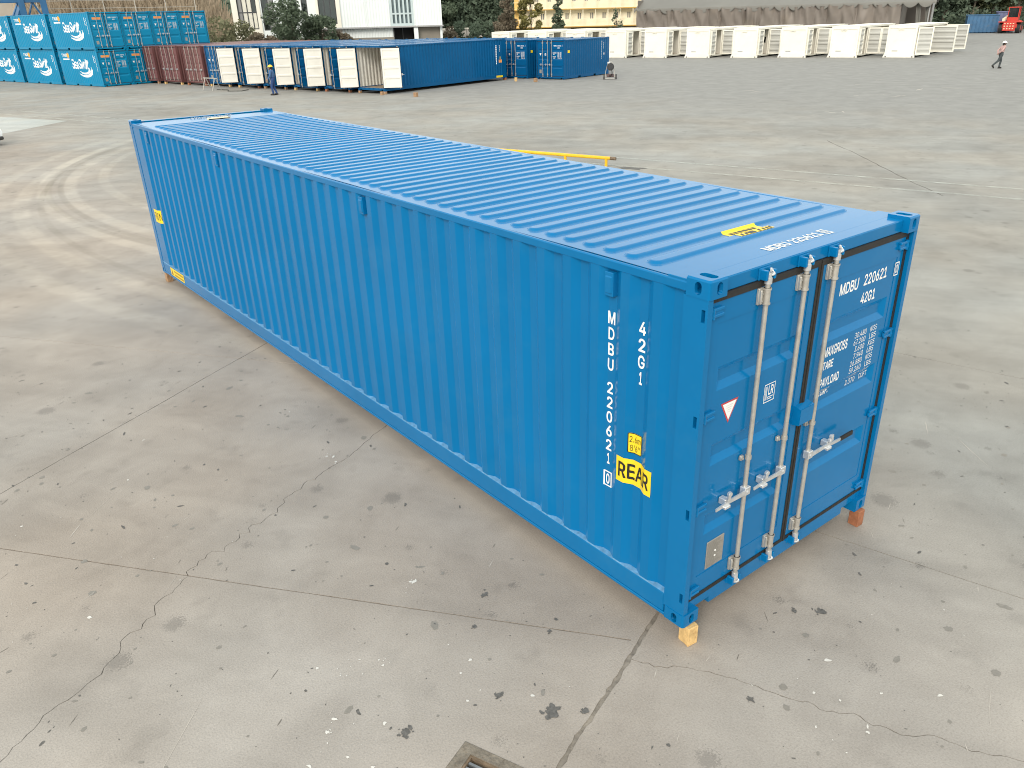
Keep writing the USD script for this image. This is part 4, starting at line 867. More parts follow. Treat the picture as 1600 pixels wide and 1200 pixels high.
# white car: only its nose reaches into the picture
CARW = mat('car_white', (.80, .82, .83), .22, var=.02, coat=.4); GLASS = mat('dark_glass', (.012, .016, .018), .06, var=.1)
car = thing('white_car', 'white car whose nose just enters at the left edge on the yard', 'car', (0.36, 35.84, 0), 141)
prof = [(-.06, .30), (-.10, .50), (-.04, .68), (.12, .80), (.95, .94), (1.15, .97), (1.75, 1.36), (2.2, 1.45), (3.3, 1.43), (4.0, 1.05), (4.42, .98), (4.5, .60), (4.46, .30)]
def loft(pr, w0, w1):
    top = max(z for _, z in pr); P_ = []
    for s in (-1, -.92, -.7, 0, .7, .92, 1):
        f = .86 if abs(s) == 1 else (.96 if abs(s) == .92 else 1); P_.append([(x, s * (w0 if z < .95 else w0 + (w1 - w0) * (z - .95) / .5), .30 + (z - .30) * f) for x, z in pr])
    return grid_mesh(np.array(P_))
bodyc = loft(prof, .88, .66); caps = [hull([(x, s * .75, z) for x, z in prof] + [(x, s * (.875 if z < .95 else .67), .30 + (z - .30) * .86) for x, z in prof if z < .95]) for s in (-1, 1)]
cb = obj(car, 'body', cat([bodyc] + caps), CARW, 35)
obj(car, 'windscreen', hull([(1.12, s * .70, .99) for s in (-1, 1)] + [(1.72, s * .60, 1.385) for s in (-1, 1)] + [(1.10, s * .70, 1.0) for s in (-1, 1)] + [(1.70, s * .60, 1.40) for s in (-1, 1)]), GLASS)
for s in (-1, 1):
    obj(car, 'side_window', hull([(1.35, s * .80, .98), (3.75, s * .80, .98), (3.25, s * .69, 1.33), (1.85, s * .69, 1.33), (1.35, s * .83, .98), (3.75, s * .83, .98), (3.25, s * .715, 1.33), (1.85, s * .715, 1.33)]), GLASS)
    obj(car, 'headlight', hull([(-.06, s * .80, .62), (-.02, s * .55, .60), (.10, s * .84, .74), (.06, s * .55, .72), (.2, s * .87, .72)]), ZINC)
    for x in (.85, 3.55): wheel((x, s * .78, .31), .31, .21, parent=car)
obj(car, 'bumper', cat([cbox(-.16, .25, -.80, .80, .17, .30, .03), cbox(-.135, .0, -.60, .60, .36, .52, .02)]), RUBBER)

# red loader, blue skips far right
RED = mat('loader_red', (.52, .045, .03), .4, var=.1, scale=2); TYRE = mat('tyre', (.02, .02, .02), .7, var=.3, scale=5)
fk = thing('loader_truck', 'red and black heavy lift truck parked at the far right before the trees', 'lift truck', (139.6, 54.9, 0), 195, sc=1.0)
obj(fk, 'chassis', cat([cbox(-2.4, 2.6, -1.0, 1.0, .7, 1.35, .1), cbox(-2.5, -1.2, -1.05, 1.05, .75, 1.75, .15)]), RED)
obj(fk, 'front_plate', cbox(2.6, 2.8, -.85, .85, .35, 1.6, .05), RED)
obj(fk, 'fender', cat([cbox(1.0, 2.75, s * 1.0 - .45, s * 1.0 + .45, 1.52, 1.66, .04) for s in (-1.12, 1.12)]), RED)
for s in (-1, 1):
    wheel((1.7, s * 1.15, .75), .75, .6, m_t=TYRE, parent=fk, rim=RED); wheel((-1.7, s * 1.05, .62), .62, .5, m_t=TYRE, parent=fk, rim=RED)
cabf = obj(fk, 'cab', cat([cbox(-.9, .7, -.75, .75, 1.35, 2.2, .06)] + [cbox(x - .05, x + .05, y - .05, y + .05, 2.2, 3.5, .02) for x in (-.85, .65) for y in (-.7, .7)] + [cbox(-1.0, .8, -.82, .82, 3.5, 3.62, .03)]), RED)
obj(cabf, 'cab_glass', box(-.8, .6, -.65, .65, 2.22, 3.48), GLASS)
obj(fk, 'boom', cat([hull([(-2.0, y, z) for y in (-1.15, -.8) for z in (2.0, 2.5)] + [(2.4, y, z) for y in (-1.15, -.8) for z in (1.7, 2.05)])]), mat('loader_ivory', (.70, .62, .45), .5, var=.1))
for k in range(4): obj(fk, 'hazard_stripe', cat([box(2.802, 2.81, -.7 + .38 * k, -.52 + .38 * k, z, z + .12) for z in (.6, .95, 1.3)]), CREAM_S)
for (nm_, lab, loc, m, dims) in (('skip', 'low blue steel skip in front of the far trees', (138.0, 61.0, 0), mat('skip_blue', (.035, .12, .24), .55, var=.2, scale=.8, dirt=(.1, .12, .14), dirt_amt=.5), (4.4, 5, 2.5)), ('skip', 'purple grey skip between the blue skip and the red lift truck', (142.0, 58.2, 0), mat('skip_purple', (.12, .13, .23), .55, var=.2, scale=.8), (2.6, 4, 2.9))):
    t = thing(nm_, lab, 'skip', loc, -62); a, b, c = dims
    obj(t, 'front_side', box(0, a, 0, .08, .1, c), m); obj(t, 'side', box(0, .08, .08, b, .1, c), m); obj(t, 'side', box(a - .08, a, .08, b, .1, c), m); obj(t, 'back_side', box(.08, a - .08, b - .08, b, .1, c), m); obj(t, 'bottom', box(.08, a - .08, .08, b - .08, .1, .2), m)
    for k in range(int(a / .55)): obj(t, 'rib', cbox(.2 + k * .55, .32 + k * .55, -.07, -.002, .12, c - .1, .02), m)
    obj(t, 'rim', cat([cbox(-.05, a + .05, -.09, .10, c, c + .12, .02), cbox(-.05, a + .05, b - .1, b + .05, c, c + .12, .02)]), m)

# ------------------------------------------------------------------ plants
def foliage_mat(name, cols, trans=0.25):
    n = len(cols)
    return usdkit.material(stage, '/World/Looks/' + name, {
        'g': ('geometry', {}), 'r': ('rgb_ramp', {'ramp': [(i / max(n - 1, 1), c) for i, c in enumerate(cols)]}),
        'p': ('principled_bsdf', {'roughness': 0.65, 'specular_ior_level': 0.25}), 't': ('translucent_bsdf', {}), 'm': ('mix_closure', {'fac': trans})},
        [('g.random_per_island', 'r.fac'), ('r.color', 'p.base_color'), ('r.color', 't.color'), ('p.BSDF', 'm.closure1'), ('t.BSDF', 'm.closure2')], surface='m.closure')
F_DARK = foliage_mat('dark_leaves', [(.11, .145, .10), (.175, .215, .14), (.24, .27, .18), (.135, .17, .12)])
F_MID = foliage_mat('mid_leaves', [(.11, .145, .095), (.17, .205, .14), (.22, .26, .185), (.12, .15, .11)])
F_OLIVE = foliage_mat('olive_leaves', [(.19, .19, .11), (.29, .275, .17), (.38, .35, .23), (.22, .20, .125)])
F_YEL = foliage_mat('yellow_leaves', [(.22, .20, .07), (.34, .29, .09), (.27, .26, .11), (.15, .17, .08)])
F_BROWN = foliage_mat('brown_leaves', [(.17, .14, .10), (.25, .20, .145), (.15, .155, .105), (.21, .185, .125)])
F_WILLOW = foliage_mat('willow_leaves', [(.10, .115, .06), (.16, .17, .09), (.22, .21, .13), (.08, .095, .05)])
F_STRAW = foliage_mat('straw', [(.36, .29, .21), (.74, .66, .53), (.80, .75, .63), (.24, .19, .13), (.78, .71, .59), (.82, .78, .69)], 0.3)
BARK = mat('bark', (.13, .10, .075), .85, var=.3, scale=6)
BARK_P = mat('pale_bark', (.30, .26, .20), .85, var=.25, scale=6)
def quads(c, size, rng, up=0.35, aspect=1.6):
    n = len(c); d = rng.normal(size=(n, 3)); d[:, 2] = np.abs(d[:, 2]) + up; d /= np.linalg.norm(d, axis=1, keepdims=True)
    a = np.cross(d, rng.normal(size=(n, 3))); a /= np.linalg.norm(a, axis=1, keepdims=True); b = np.cross(d, a)
    s = (size * (0.6 + 0.8 * rng.random(n)))[:, None] if np.ndim(size) == 0 else size[:, None]
    v = np.stack([c - a * s * aspect / 2, c - b * s / 2, c + a * s * aspect / 2, c + b * s / 2], 1).reshape(-1, 3); i = np.arange(n) * 4
    return trimesh.Trimesh(v, np.vstack([np.stack([i, i + 1, i + 2], 1), np.stack([i, i + 2, i + 3], 1)]), process=False)
def crown_points(blobs, n, rng, shell=0.55):
    """Leaf positions in clumps: most of them near the outside of each blob."""
    vol = np.array([b[3] ** 2 for b in blobs]); which = rng.choice(len(blobs), n, p=vol / vol.sum()); B = np.array(blobs, float)[which]
    d = rng.normal(size=(n, 3)); d /= np.linalg.norm(d, axis=1, keepdims=True); r = B[:, 3] * (shell + (1 - shell) * rng.random(n) ** 0.6) * (0.88 + .24 * rng.random(n))
    return B[:, :3] + d * r[:, None] * np.c_[np.ones(n), np.ones(n), B[:, 4] if B.shape[1] > 4 else np.ones(n)]
def tree(name, label, cat_, x, y, h, r, m, n=2600, leafs=0.22, trunk=0.16, low=0.30, style='round', seed=1, group=None, bark=None, crown_z=None):
    rng = np.random.default_rng(seed); t = thing(name, label, cat_, (x, y, 0), 0, group); bark = bark or BARK
    ts = [tube((0, 0, 0), (.05 * h * .2, 0, h * .5), trunk, 9, trunk * .65), tube((.05 * h * .2, 0, h * .5), (0, .03 * h, h * .85), trunk * .65, 8, trunk * .25)]
    blobs = []
    if style == 'cone':
        for k in range(16):
            f = k / 15; z = h * (low + (1 - low) * f); rr = r * (1 - f) ** 0.8 + .12; a = k * 2.4
            blobs.append((math.cos(a) * rr * .45, math.sin(a) * rr * .45, z, rr * .75, .8))
    elif style == 'column':
        for k in range(34):
            f = k / 33; z = h * (low + (1 - low) * f); rr = r * (.55 + .45 * math.sin(math.pi * min(1, f * 1.1 + .12))); a = rng.random() * 6.28
            blobs.append((math.cos(a) * rr * .7, math.sin(a) * rr * .7, z, rr * (.22 + .26 * rng.random()), .9))
    else:
        for k in range(20):
            a, e = rng.random() * 6.28, rng.random(); rr = r * (.35 + .65 * rng.random() ** .6); z = h * (low + (1 - low) * (.15 + .75 * e))
            w = math.sqrt(max(.12, 1 - ((z / h - low) / (1 - low) - .45) ** 2 * 2.6)); blobs.append((math.cos(a) * rr * w * .8, math.sin(a) * rr * w * .8, z, r * (.24 + .20 * rng.random()), .8))
    for b in blobs[::2]: ts.append(tube((0, 0, min(h * .55, b[2] * .6)), (b[0] * .8, b[1] * .8, b[2]), trunk * .32, 5, trunk * .1))
    obj(t, 'trunk', cat(ts), bark, 40)
    obj(t, 'crown', quads(crown_points(blobs, n, rng), leafs, rng), m); return t
SH = 'shrubs growing behind the parked containers'
for i, (x, y, h, r, m, lab) in enumerate([(25.0, 79.5, 4.9, 2.4, F_OLIVE, 'olive green bushy shrub right beside the teal stack'), (23.0, 81.5, 5.2, 2.3, F_OLIVE, 'olive shrub half hidden behind the teal stack'), (26.9, 77.2, 4.3, 2.0, F_OLIVE, 'olive shrub in front of the cream house corner'),
                                          (28.2, 75.5, 3.7, 1.7, F_BROWN, 'brownish shrub left of the big green bush'), (37.0, 76.6, 3.4, 1.5, F_BROWN, 'low brownish shrub right of the big green bush')]):
    tree('shrub', lab, 'shrub', x, y, h, r, m, 3000, .17, .07, .05, seed=20 + i, group=SH)
tree('broad_bush', 'big spreading green bush in front of the white building', 'bush', 32.7, 78.6, 6.4, 3.0, F_MID, 6500, .17, .14, .16, seed=31)
tree('broad_bush', 'smaller dark green bush leaning against the big one', 'bush', 35.2, 77.3, 4.7, 2.0, F_MID, 3000, .17, .10, .08, seed=32)
for i, (x, y, h, r, m) in enumerate([(49.6, 83.6, 3.0, 1.7, F_BROWN), (52.2, 83.6, 2.9, 1.6, F_OLIVE), (54.6, 83.9, 3.1, 1.6, F_BROWN), (57.2, 83.6, 3.7, 1.9, F_DARK), (59.8, 84.0, 3.9, 1.8, F_DARK), (62.3, 84.6, 3.5, 1.6, F_BROWN)]):
    tree('hedge_shrub', ['brown hedge shrub just right of the white building', 'olive hedge shrub, second right of the white building', 'brown hedge shrub before the low wall', 'dark green hedge shrub before the low wall', 'dark rounded hedge shrub left of the pink wall', 'brown hedge shrub before the pink wall'][i], 'shrub', x, y, h, r, m, 2200, .2, .06, .04, seed=40 + i, group='hedge shrubs along the low wall')
for i, (x, y, h, r) in enumerate([(65.8, 104.0, 8.5, 3.0), (69.6, 104.2, 11.5, 3.4), (72.8, 107.0, 13.5, 3.8), (75.6, 104.6, 13, 3.4), (78.2, 108.0, 14, 3.8), (74.4, 111, 15, 4.2)]):
    tree('evergreen_tree', 'dark evergreen tree, ' + ['smallest and leftmost of the dense group', 'second from the left of the dense group', 'tall one in the middle of the dense group', 'front right one of the dense group', 'right one behind the brown conifer', 'tallest one at the back of the dense group'][i], 'tree', x, y, h, r, F_DARK if i else F_MID, 6500, .34, .25, .08, 'cone' if i % 2 else 'round', seed=60 + i, group='dense evergreen trees left of the yellow building')
tree('conifer_tree', 'brownish conifer standing left of the yellow leaved tree', 'tree', 68.3, 89.8, 9.0, 1.5, F_BROWN, 5200, .2, .15, .05, 'cone', seed=70)
tree('ginkgo_tree', 'slender tree with yellow green leaves in front of the yellow building', 'tree', 71.3, 88.6, 10.5, 1.7, F_YEL, 3600, .19, .11, .12, 'column', seed=71)
tree('young_conifer', 'narrow dark green conifer in front of the cream wall', 'tree', 74.6, 86.8, 8.2, 1.0, F_MID, 3000, .19, .09, .06, 'cone', seed=72)
tree('climbing_shrub', 'thin green shrub beside the left end of the grey tarpaulin shed', 'shrub', 82.2, 83.2, 4.6, 1.1, F_MID, 700, .17, .05, .0, 'column', seed=73)
for i, (x, y, h, r, st, m) in enumerate([(128.5, 68.0, 13, 3.6, 'round', F_DARK), (138.5, 68.5, 14, 4.2, 'round', F_DARK), (146.0, 68.8, 13, 4.0, 'round', F_DARK), (150.5, 66.0, 14, 4.2, 'round', F_DARK), (154.5, 64.5, 12, 3.8, 'round', F_WILLOW), (157.0, 61.5, 13, 4.2, 'round', F_WILLOW), (156.5, 57.0, 13, 4.2, 'round', F_MID), (158.5, 52.0, 13, 4.2, 'round', F_MID), (136.0, 74.0, 15, 4.6, 'round', F_DARK), (152.0, 74, 16, 5.0, 'round', F_DARK)]):
    tree('roadside_tree', 'broad tree beyond the yard, ' + ['leftmost one beside the open end of the shed', 'second from the shed', 'behind the ivory roof at the right', 'above the blue skip', 'pale leaved one above the purple skip', 'pale leaved one behind the red lift truck', 'right of the red lift truck', 'outermost at the right edge', 'rear one on the left', 'rear one on the right'][i], 'tree', x, y, h, r, m, 5000, .42, .24, .14, st, seed=80 + i, group='trees beyond the right end of the yard', bark=BARK_P if i % 2 else BARK)
rng = np.random.default_rng(5); n = 9000; c = np.c_[rng.uniform(118, 175, n), rng.uniform(60, 80, n), rng.random(n) ** 1.4 * 3.6]; k_ = c[:, 1] > 68.5 - (c[:, 0] - 125) * .25; c = c[k_]
tag(obj(None, 'undergrowth', quads(c, .40, rng), F_DARK), 'dark undergrowth below the trees at the far right', 'undergrowth', kind='stuff')
# reed bank and its wire fence behind the teal stacks
EARTH = mat('bank_earth', (.36, .29, .20), .9, var=.3, scale=.8)
gx = np.linspace(14.2, 38.0, 50); gy = np.linspace(0, 26, 14); X, Y = np.meshgrid(gx, gy, indexing='ij'); fy = 99.5 - (X + 20) * .13 + np.maximum(0, X - 29) * 1.2
Zb = 7.2 * np.clip(Y / 17, 0, 1) ** .9 + 0.5 * meshkit.noise(np.stack([X * .3, Y * .3, X * 0], -1), 2) * (Y > 0) - .02; Zb *= np.clip((X - 13.9) / 1.2, 0, 1)
struct('reed_bank', grid_mesh(np.stack([X, fy + Y, Zb], -1)), EARTH)
def reeds(n, seed):
    rng = np.random.default_rng(seed); x = rng.uniform(14.6, 38, n); yy_ = rng.uniform(0.2, 22, n); z = 7.2 * np.clip(yy_ / 17, 0, 1) ** .9; y = 99.5 - (x + 20) * .13 + np.maximum(0, x - 29) * 1.2 + yy_
    h = rng.uniform(1.6, 3.4, n); w = rng.uniform(.03, .085, n); a = rng.uniform(0, 3.14, n); lean = rng.normal(0, .22, (n, 2)); b = np.c_[x, y, z]; t = np.c_[np.cos(a), np.sin(a), np.zeros(n)] * w[:, None]; top = b + np.c_[lean * h[:, None], h]
    v = np.stack([b - t, b + t, top + t * .7, top - t * .7], 1).reshape(-1, 3); i = np.arange(n) * 4
    return trimesh.Trimesh(v, np.vstack([np.stack([i, i + 1, i + 2], 1), np.stack([i, i + 2, i + 3], 1)]), process=False)
tag(obj(None, 'dry_reeds', reeds(15000, 9), F_STRAW), 'dry straw coloured reeds covering the bank behind the teal containers', 'reeds', kind='stuff')
fe = thing('wire_fence', 'pale wire fence on thin posts in front of the dry reeds', 'fence', (14.0, 95.7, 0), math.degrees(math.atan(-.13)))
for k in range(6): obj(fe, 'post', tube((k * 3, 0.4, .2), (k * 3, 0.4, 7.9), .045, 6), GALV)
for z in (5.2, 5.9, 6.6, 7.3, 7.8): obj(fe, 'wire', box(0, 15.2, .37, .40, z - .02, z + .02), GALV)
# blue gantry leg frame
CRB = mat('crane_blue', (.02, .10, .22), .45, var=.15, scale=.8)
cr = thing('gantry_crane', 'blue steel crane frame rising behind the far left teal stack', 'crane', (12.2, 93.0, 0), -10)
for x in (0, 1.85): obj(cr, 'leg', cbox(x - .28, x + .28, -.3, .3, 0, 13, .03), CRB)
obj(cr, 'leg', tube((-.2, 0, 6.0), (-3.4, 0, 0), .28, 8), CRB)
for z in (5.0, 6.6, 10.5, 12.8): obj(cr, 'cross_beam', cbox(-2.6 if z == 6.6 else .28, 1.57, -.18, .18, z - .2, z + .2, .02), CRB)
for (a, b) in (((.3, 5.1), (.9, 6.4)), ((1.55, 5.1), (.95, 6.4)), ((-.3, 6.4), (-1.6, 4.2)), ((.3, 6.9), (1.55, 10.3))): obj(cr, 'brace', tube((a[0], 0, a[1]), (b[0], 0, b[1]), .10, 6), CRB)
BEIGE = mat('beige_plaster', (.42, .39, .34), .85, var=.1, scale=.4)
bw = thing('beige_building', 'plain beige building beyond the crane at the far left edge', 'building', (-17, 120.0, 0), -7.5)
obj(bw, 'wall', box(0, 32.5, 0, 9, 0, 13), BEIGE); obj(bw, 'roof', box(-.4, 32.9, -.4, 9.4, 13, 13.4), GREYMETAL)

# ------------------------------------------------------------------ white building
WALLW = mat('white_siding', (.70, .74, .74), .5, var=.04, scale=.5, dirt=(.55, .56, .52), dirt_amt=.25)
CREAMW = mat('cream_render', (.74, .71, .62), .7, var=.05, scale=.6); FRAME = mat('window_frame', (.05, .052, .055), .4, var=.1)
PANE = usdkit.material(stage, '/World/Looks/window_pane', {'t': ('transparent_bsdf', {'color': (.75, .8, .8)}), 'g': ('glossy_bsdf', {'roughness': .03, 'color': (.9, .95, .95)}), 'f': ('fresnel', {'IOR': 1.6}), 'm': ('mix_closure', {})},
                       [('f.fac', 'm.fac'), ('t.BSDF', 'm.closure1'), ('g.BSDF', 'm.closure2')], surface='m.closure')
SHUTTER = mat('grey_shutter', (.22, .22, .22), .6, var=.1); CURTAIN = mat('pale_curtain', (.62, .60, .52), .8, var=.1, scale=3); PINKW = mat('pale_pink_wall', (.55, .48, .43), .7, var=.08, scale=.6); LOW = mat('grey_brown_base', (.20, .18, .15), .8, var=.2, scale=.5)
wb = thing('white_building', 'white building with vertical siding, dark windows and a cream corner, behind the bushes', 'building', (30.0, 86.3, 0), math.degrees(math.atan2(-.459, .888)))
def pierced(x0, x1, z0, z1, holes, y0=0, y1=.25):
    m = mbox(x0, x1, y0, y1, z0, z1)
    for (a, b, c, d) in holes: m = m - mbox(a, b, y0 - 1, y1 + 1, c, d)
    return from_m(m)
W1, W2, W3, W4, W5 = (.45, 2.35, 3.55, 6.70), (2.85, 4.1, 3.4, 6.75), (5.9, 6.45, 4.4, 6.75), (6.85, 7.45, 4.4, 6.75), (8.55, 10.35, 3.85, 6.70)
obj(wb, 'corner_wall', pierced(-.1, 2.7, .0, 10, [W1], -.12, .25), CREAMW)
obj(wb, 'wall', pierced(2.7, 8.3, .0, 10, [W2, W3, W4]), WALLW)
obj(wb, 'window_surround', pierced(8.3, 10.75, 3.5, 10, [W5], -.14, .25), CREAMW)
def window(w, cols, rows, y=.10, fill=None):
    x0, x1, z0, z1 = w; bars = [box(x0, x0 + .1, y, y + .08, z0, z1), box(x1 - .1, x1, y, y + .08, z0, z1), box(x0 + .1, x1 - .1, y, y + .08, z1 - .1, z1), box(x0 + .1, x1 - .1, y, y + .08, z0, z0 + .1)]
    for k in range(1, cols): c = x0 + (x1 - x0) * k / cols; bars.append(box(c - .05, c + .05, y + .002, y + .07, z0 + .1, z1 - .1))
    for k in range(1, rows): c = z0 + (z1 - z0) * k / rows; bars.append(box(x0 + .1, x1 - .1, y + .004, y + .066, c - .05, c + .05))
    f = obj(wb, 'window', cat(bars), FRAME)
    for k in range(cols):
        for j in range(rows):
            a, b = x0 + (x1 - x0) * k / cols + .05, x0 + (x1 - x0) * (k + 1) / cols - .05; c, d = z0 + (z1 - z0) * j / rows + .05, z0 + (z1 - z0) * (j + 1) / rows - .05
            obj(f, 'pane', box(a, b, y + .03, y + .04, c, d), PANE if fill is None or not fill(k, j) else fill(k, j))
    obj(f, 'room_behind', box(x0 - .1, x1 + .1, .9, .95, z0 - .1, z1 + .1), SHUTTER)
window(W1, 4, 2, fill=lambda k, j: SHUTTER if k == 0 else (CURTAIN if k in (1, 2) or j == 0 else None)); window(W2, 2, 1, fill=lambda k, j: SHUTTER if k else None); window(W3, 1, 1); window(W4, 1, 1); window(W5, 3, 1, fill=lambda k, j: None)
def siding(x0, x1, z0, z1, y=0.0, pitch=.30):
    xs = np.arange(x0, x1 + 1e-6, pitch / 4); d = np.where((np.arange(len(xs)) % 4) < 2, y, y + .035); return grid_mesh(np.stack([np.stack([xs, d, np.full(len(xs), z)], 1) for z in (z0, z1)], 0))
sd = obj(wb, 'siding', cat([siding(10.75, 15.9, 3.5, 10), box(10.75, 15.9, .06, .3, 3.5, 10)]), WALLW); obj(sd, 'joint_strip', box(13.35, 13.40, -.02, .03, 3.6, 10), WALLW)
obj(wb, 'siding', cat([siding(18.4, 21.4, 3.5, 10), box(18.4, 21.4, .06, .3, 3.5, 10)]), WALLW)
obj(wb, 'fin_wall', pierced(15.9, 18.4, 3.5, 10, [(16.15 + k * .44, 16.40 + k * .44, a, b) for k in range(5) for (a, b) in ((3.75, 4.6), (4.75, 6.5))], .02, .3), mat('pale_fin', (.46, .54, .55), .5, var=.05))
for k in range(5): obj(wb, 'slot_window', box(16.12 + k * .44, 16.43 + k * .44, .2, .22, 3.7, 6.55), mat('slot_glass', (.10, .14, .15), .15, var=.1) if k == 0 else '/World/Looks/slot_glass')
obj(wb, 'ledge', cbox(8.3, 21.5, -.25, .1, 3.34, 3.5, .02), GREYMETAL)
obj(wb, 'lower_wall', cat([box(8.3, 10.75, .35, .6, 0, 3.34)]), PINKW); obj(wb, 'lower_wall', cat([siding(10.75, 16.1, 0, 3.34, .35), box(10.75, 16.1, .41, .6, 0, 3.34)]), WALLW)
obj(wb, 'base_wall', box(4.5, 16.1, -.5, -.2, 0, 2.45), LOW); obj(wb, 'doorway', box(16.1, 18.3, 1.6, 1.7, 0, 3.34), DARK); obj(wb, 'doorway_frame', cat([box(16.1, 16.2, .3, 1.6, 0, 3.34), box(17.15, 17.22, 1.4, 1.5, 0, 3.3)]), FRAME); obj(wb, 'column', cbox(18.3, 18.75, -.1, .4, 0, 3.34, .02), WALLW); obj(wb, 'lower_wall', box(18.75, 21.4, .5, .7, 0, 3.34), LOW)
obj(wb, 'side_wall', box(-.1, .15, .25, 9, 0, 10), CREAMW); obj(wb, 'side_wall', box(21.15, 21.4, .3, 9, 0, 10), WALLW); obj(wb, 'back_wall', box(.15, 21.15, 8.7, 9, 0, 10), WALLW); obj(wb, 'roof', box(-.3, 21.6, -.3, 9.2, 10, 10.3), GREYMETAL)
# ------------------------------------------------------------------ cream dormitory building
CREAMY = mat('cream_yellow_wall', (.78, .71, .54), .7, var=.07, scale=.4, dirt=(.55, .42, .22), dirt_amt=.3); YELW = mat('strong_yellow_wall', (.76, .50, .16), .6, var=.05); ORG = mat('ochre_trim', (.55, .33, .08), .7, var=.1, scale=1)
yb = thing('cream_building', 'long cream and yellow building of several low storeys with small paired windows', 'building', (80.2, 103.2, 0), math.degrees(math.atan2(-13.7, 14.7)))
Lb = 30
obj(yb, 'base_wall', box(0, Lb, 0, 8, 0, 2.45), mat('dark_base', (.22, .17, .11), .8, var=.2, scale=.5))
for k in range(3):
    z0 = 2.5 + 2.42 * k; holes = [(2.05 + 1.88 * j - .02, 2.05 + 1.88 * j + .58, z0 + 1.05, z0 + 1.85) for j in range(14)] if k != 1 else [(1.2 + 1.88 * j, 1.2 + 1.88 * j + .58, z0 + 1.05, z0 + 1.85) for j in range(14)]
    obj(yb, 'storey_wall', pierced(.6, 20.2, z0 + .1, z0 + 2.34, [h_ for h_ in holes if h_[1] < 20], .0, .2), CREAMY); obj(yb, 'end_wall', box(-.1, .6, -.05, 8, z0 + .1, z0 + 2.34), YELW); obj(yb, 'storey_wall', box(20.2, Lb, -.03, 8, z0 + .1, z0 + 2.34), YELW)
    obj(yb, 'floor_slab', cbox(-.3, Lb + .3, -1.1, 8, z0 - .06, z0 + .10, .02), CREAMY); obj(yb, 'ochre_edge', box(-.3, Lb + .3, -1.13, -1.102, z0 - .08, z0 + .06), ORG)
    for h_ in holes:
        if h_[1] > 20: continue
        w_ = obj(yb, 'window', cat([box(h_[0], h_[0] + .06, .06, .12, h_[2], h_[3]), box(h_[1] - .06, h_[1], .06, .12, h_[2], h_[3]), box((h_[0] + h_[1]) / 2 - .05, (h_[0] + h_[1]) / 2 + .05, .05, .12, h_[2], h_[3])]), CREAMY)
        obj(w_, 'pane', box(h_[0] + .06, h_[1] - .06, .13, .15, h_[2], h_[3]), SHUTTER)
    for j in range(16): obj(yb, 'gallery_post', box(1.0 + 1.88 * j - .05, 1.0 + 1.88 * j + .05, -1.08, -.98, z0 + .10, z0 + 2.36), CREAMY)
    obj(yb, 'rail', box(-.2, Lb, -1.06, -1.02, z0 + 1.0, z0 + 1.05), CREAMY)
obj(yb, 'roof', cbox(-.5, Lb + .5, -1.3, 8.3, 9.7, 9.9, .02), ORG)
# ------------------------------------------------------------------ red and pink houses, low walls
for i, (x, y, w_, d_, h_, m_, lab) in enumerate([(99.5, 158.0, 9, 8, 6.2, mat('rose_wall', (.52, .36, .32), .8, var=.08, scale=.4), 'pink house with a white cornice seen between the white building and the trees'), (99.0, 170.0, 16, 8, 12.5, mat('brick_red_wall', (.42, .14, .11), .8, var=.1, scale=.4), 'red building rising behind the pink house')]):
    hs = thing('distant_house', lab, 'house', (x, y, 0), -55); obj(hs, 'wall', box(0, w_, 0, d_, 0, h_), m_); obj(hs, 'roof', cbox(-.3, w_ + .3, -.3, d_ + .3, h_, h_ + .3, .03), CREAMW)
    obj(hs, 'cornice', cbox(-.15, w_ + .15, -.18, -.002, h_ * .72, h_ * .72 + .5, .03), CREAMW)
    for k in range(5):
        for j in range(2 + 2 * i):
            wn = obj(hs, 'window', box(.6 + k * w_ / 5, 1.4 + k * w_ / 5, -.04, -.002, 1 + j * 2.6, 2.3 + j * 2.6), CREAMW); obj(wn, 'pane', box(.7 + k * w_ / 5, 1.3 + k * w_ / 5, -.06, -.041, 1.1 + j * 2.6, 2.2 + j * 2.6), SHUTTER)
lw = thing('boundary_wall', 'long low grey wall with a pale coping behind the hedge', 'wall', (55.0, 100.5, 0), -10); obj(lw, 'wall', box(0, 16, 0, .25, 0, 2.7), mat('grey_wall', (.33, .31, .28), .8, var=.12, scale=.6)); obj(lw, 'coping', cbox(-.05, 16.05, -.06, .31, 2.7, 2.82, .02), CREAMW)
pw = thing('pink_wall', 'short pinkish wall end beside the brownish conifer', 'wall', (65.2, 91.8, 0), -40); obj(pw, 'wall', box(0, 2.8, 0, .3, 0, 3.1), PINKW); obj(pw, 'coping', cbox(-.05, 2.85, -.05, .35, 3.1, 3.2, .02), CREAMW)
# ------------------------------------------------------------------ tarpaulin shed
TARP = mat('brown_grey_tarpaulin', (.185, .160, .140), .62, var=.12, scale=.25, dirt=(.25, .20, .15), dirt_amt=.35); TARPR = mat('grey_roof_sheet', (.165, .16, .145), .6, var=.08, scale=.3)
td = np.array([.425, -.905]); Lt = 32.3; Dt = 16.0; eave = 4.62
ten = thing('tarpaulin_shed', 'long shed hung with brown grey tarpaulin, its right end open and dark', 'shed', (81.7, 78.9, 0), math.degrees(math.atan2(td[1], td[0])))
us = np.linspace(0, Lt, 420); zs = np.array([0, .8, 1.6, 2.3, 2.9, 3.4, 3.8, 4.1, 4.35, 4.5]); U, Z = np.meshgrid(us, zs, indexing='ij')
hang = np.clip((Z / 4.5), 0, 1); ph = U * 2 * math.pi / 1.62; nz = meshkit.noise(np.stack([U * 1.3, Z * .5, U * 0], -1), 4) - .5
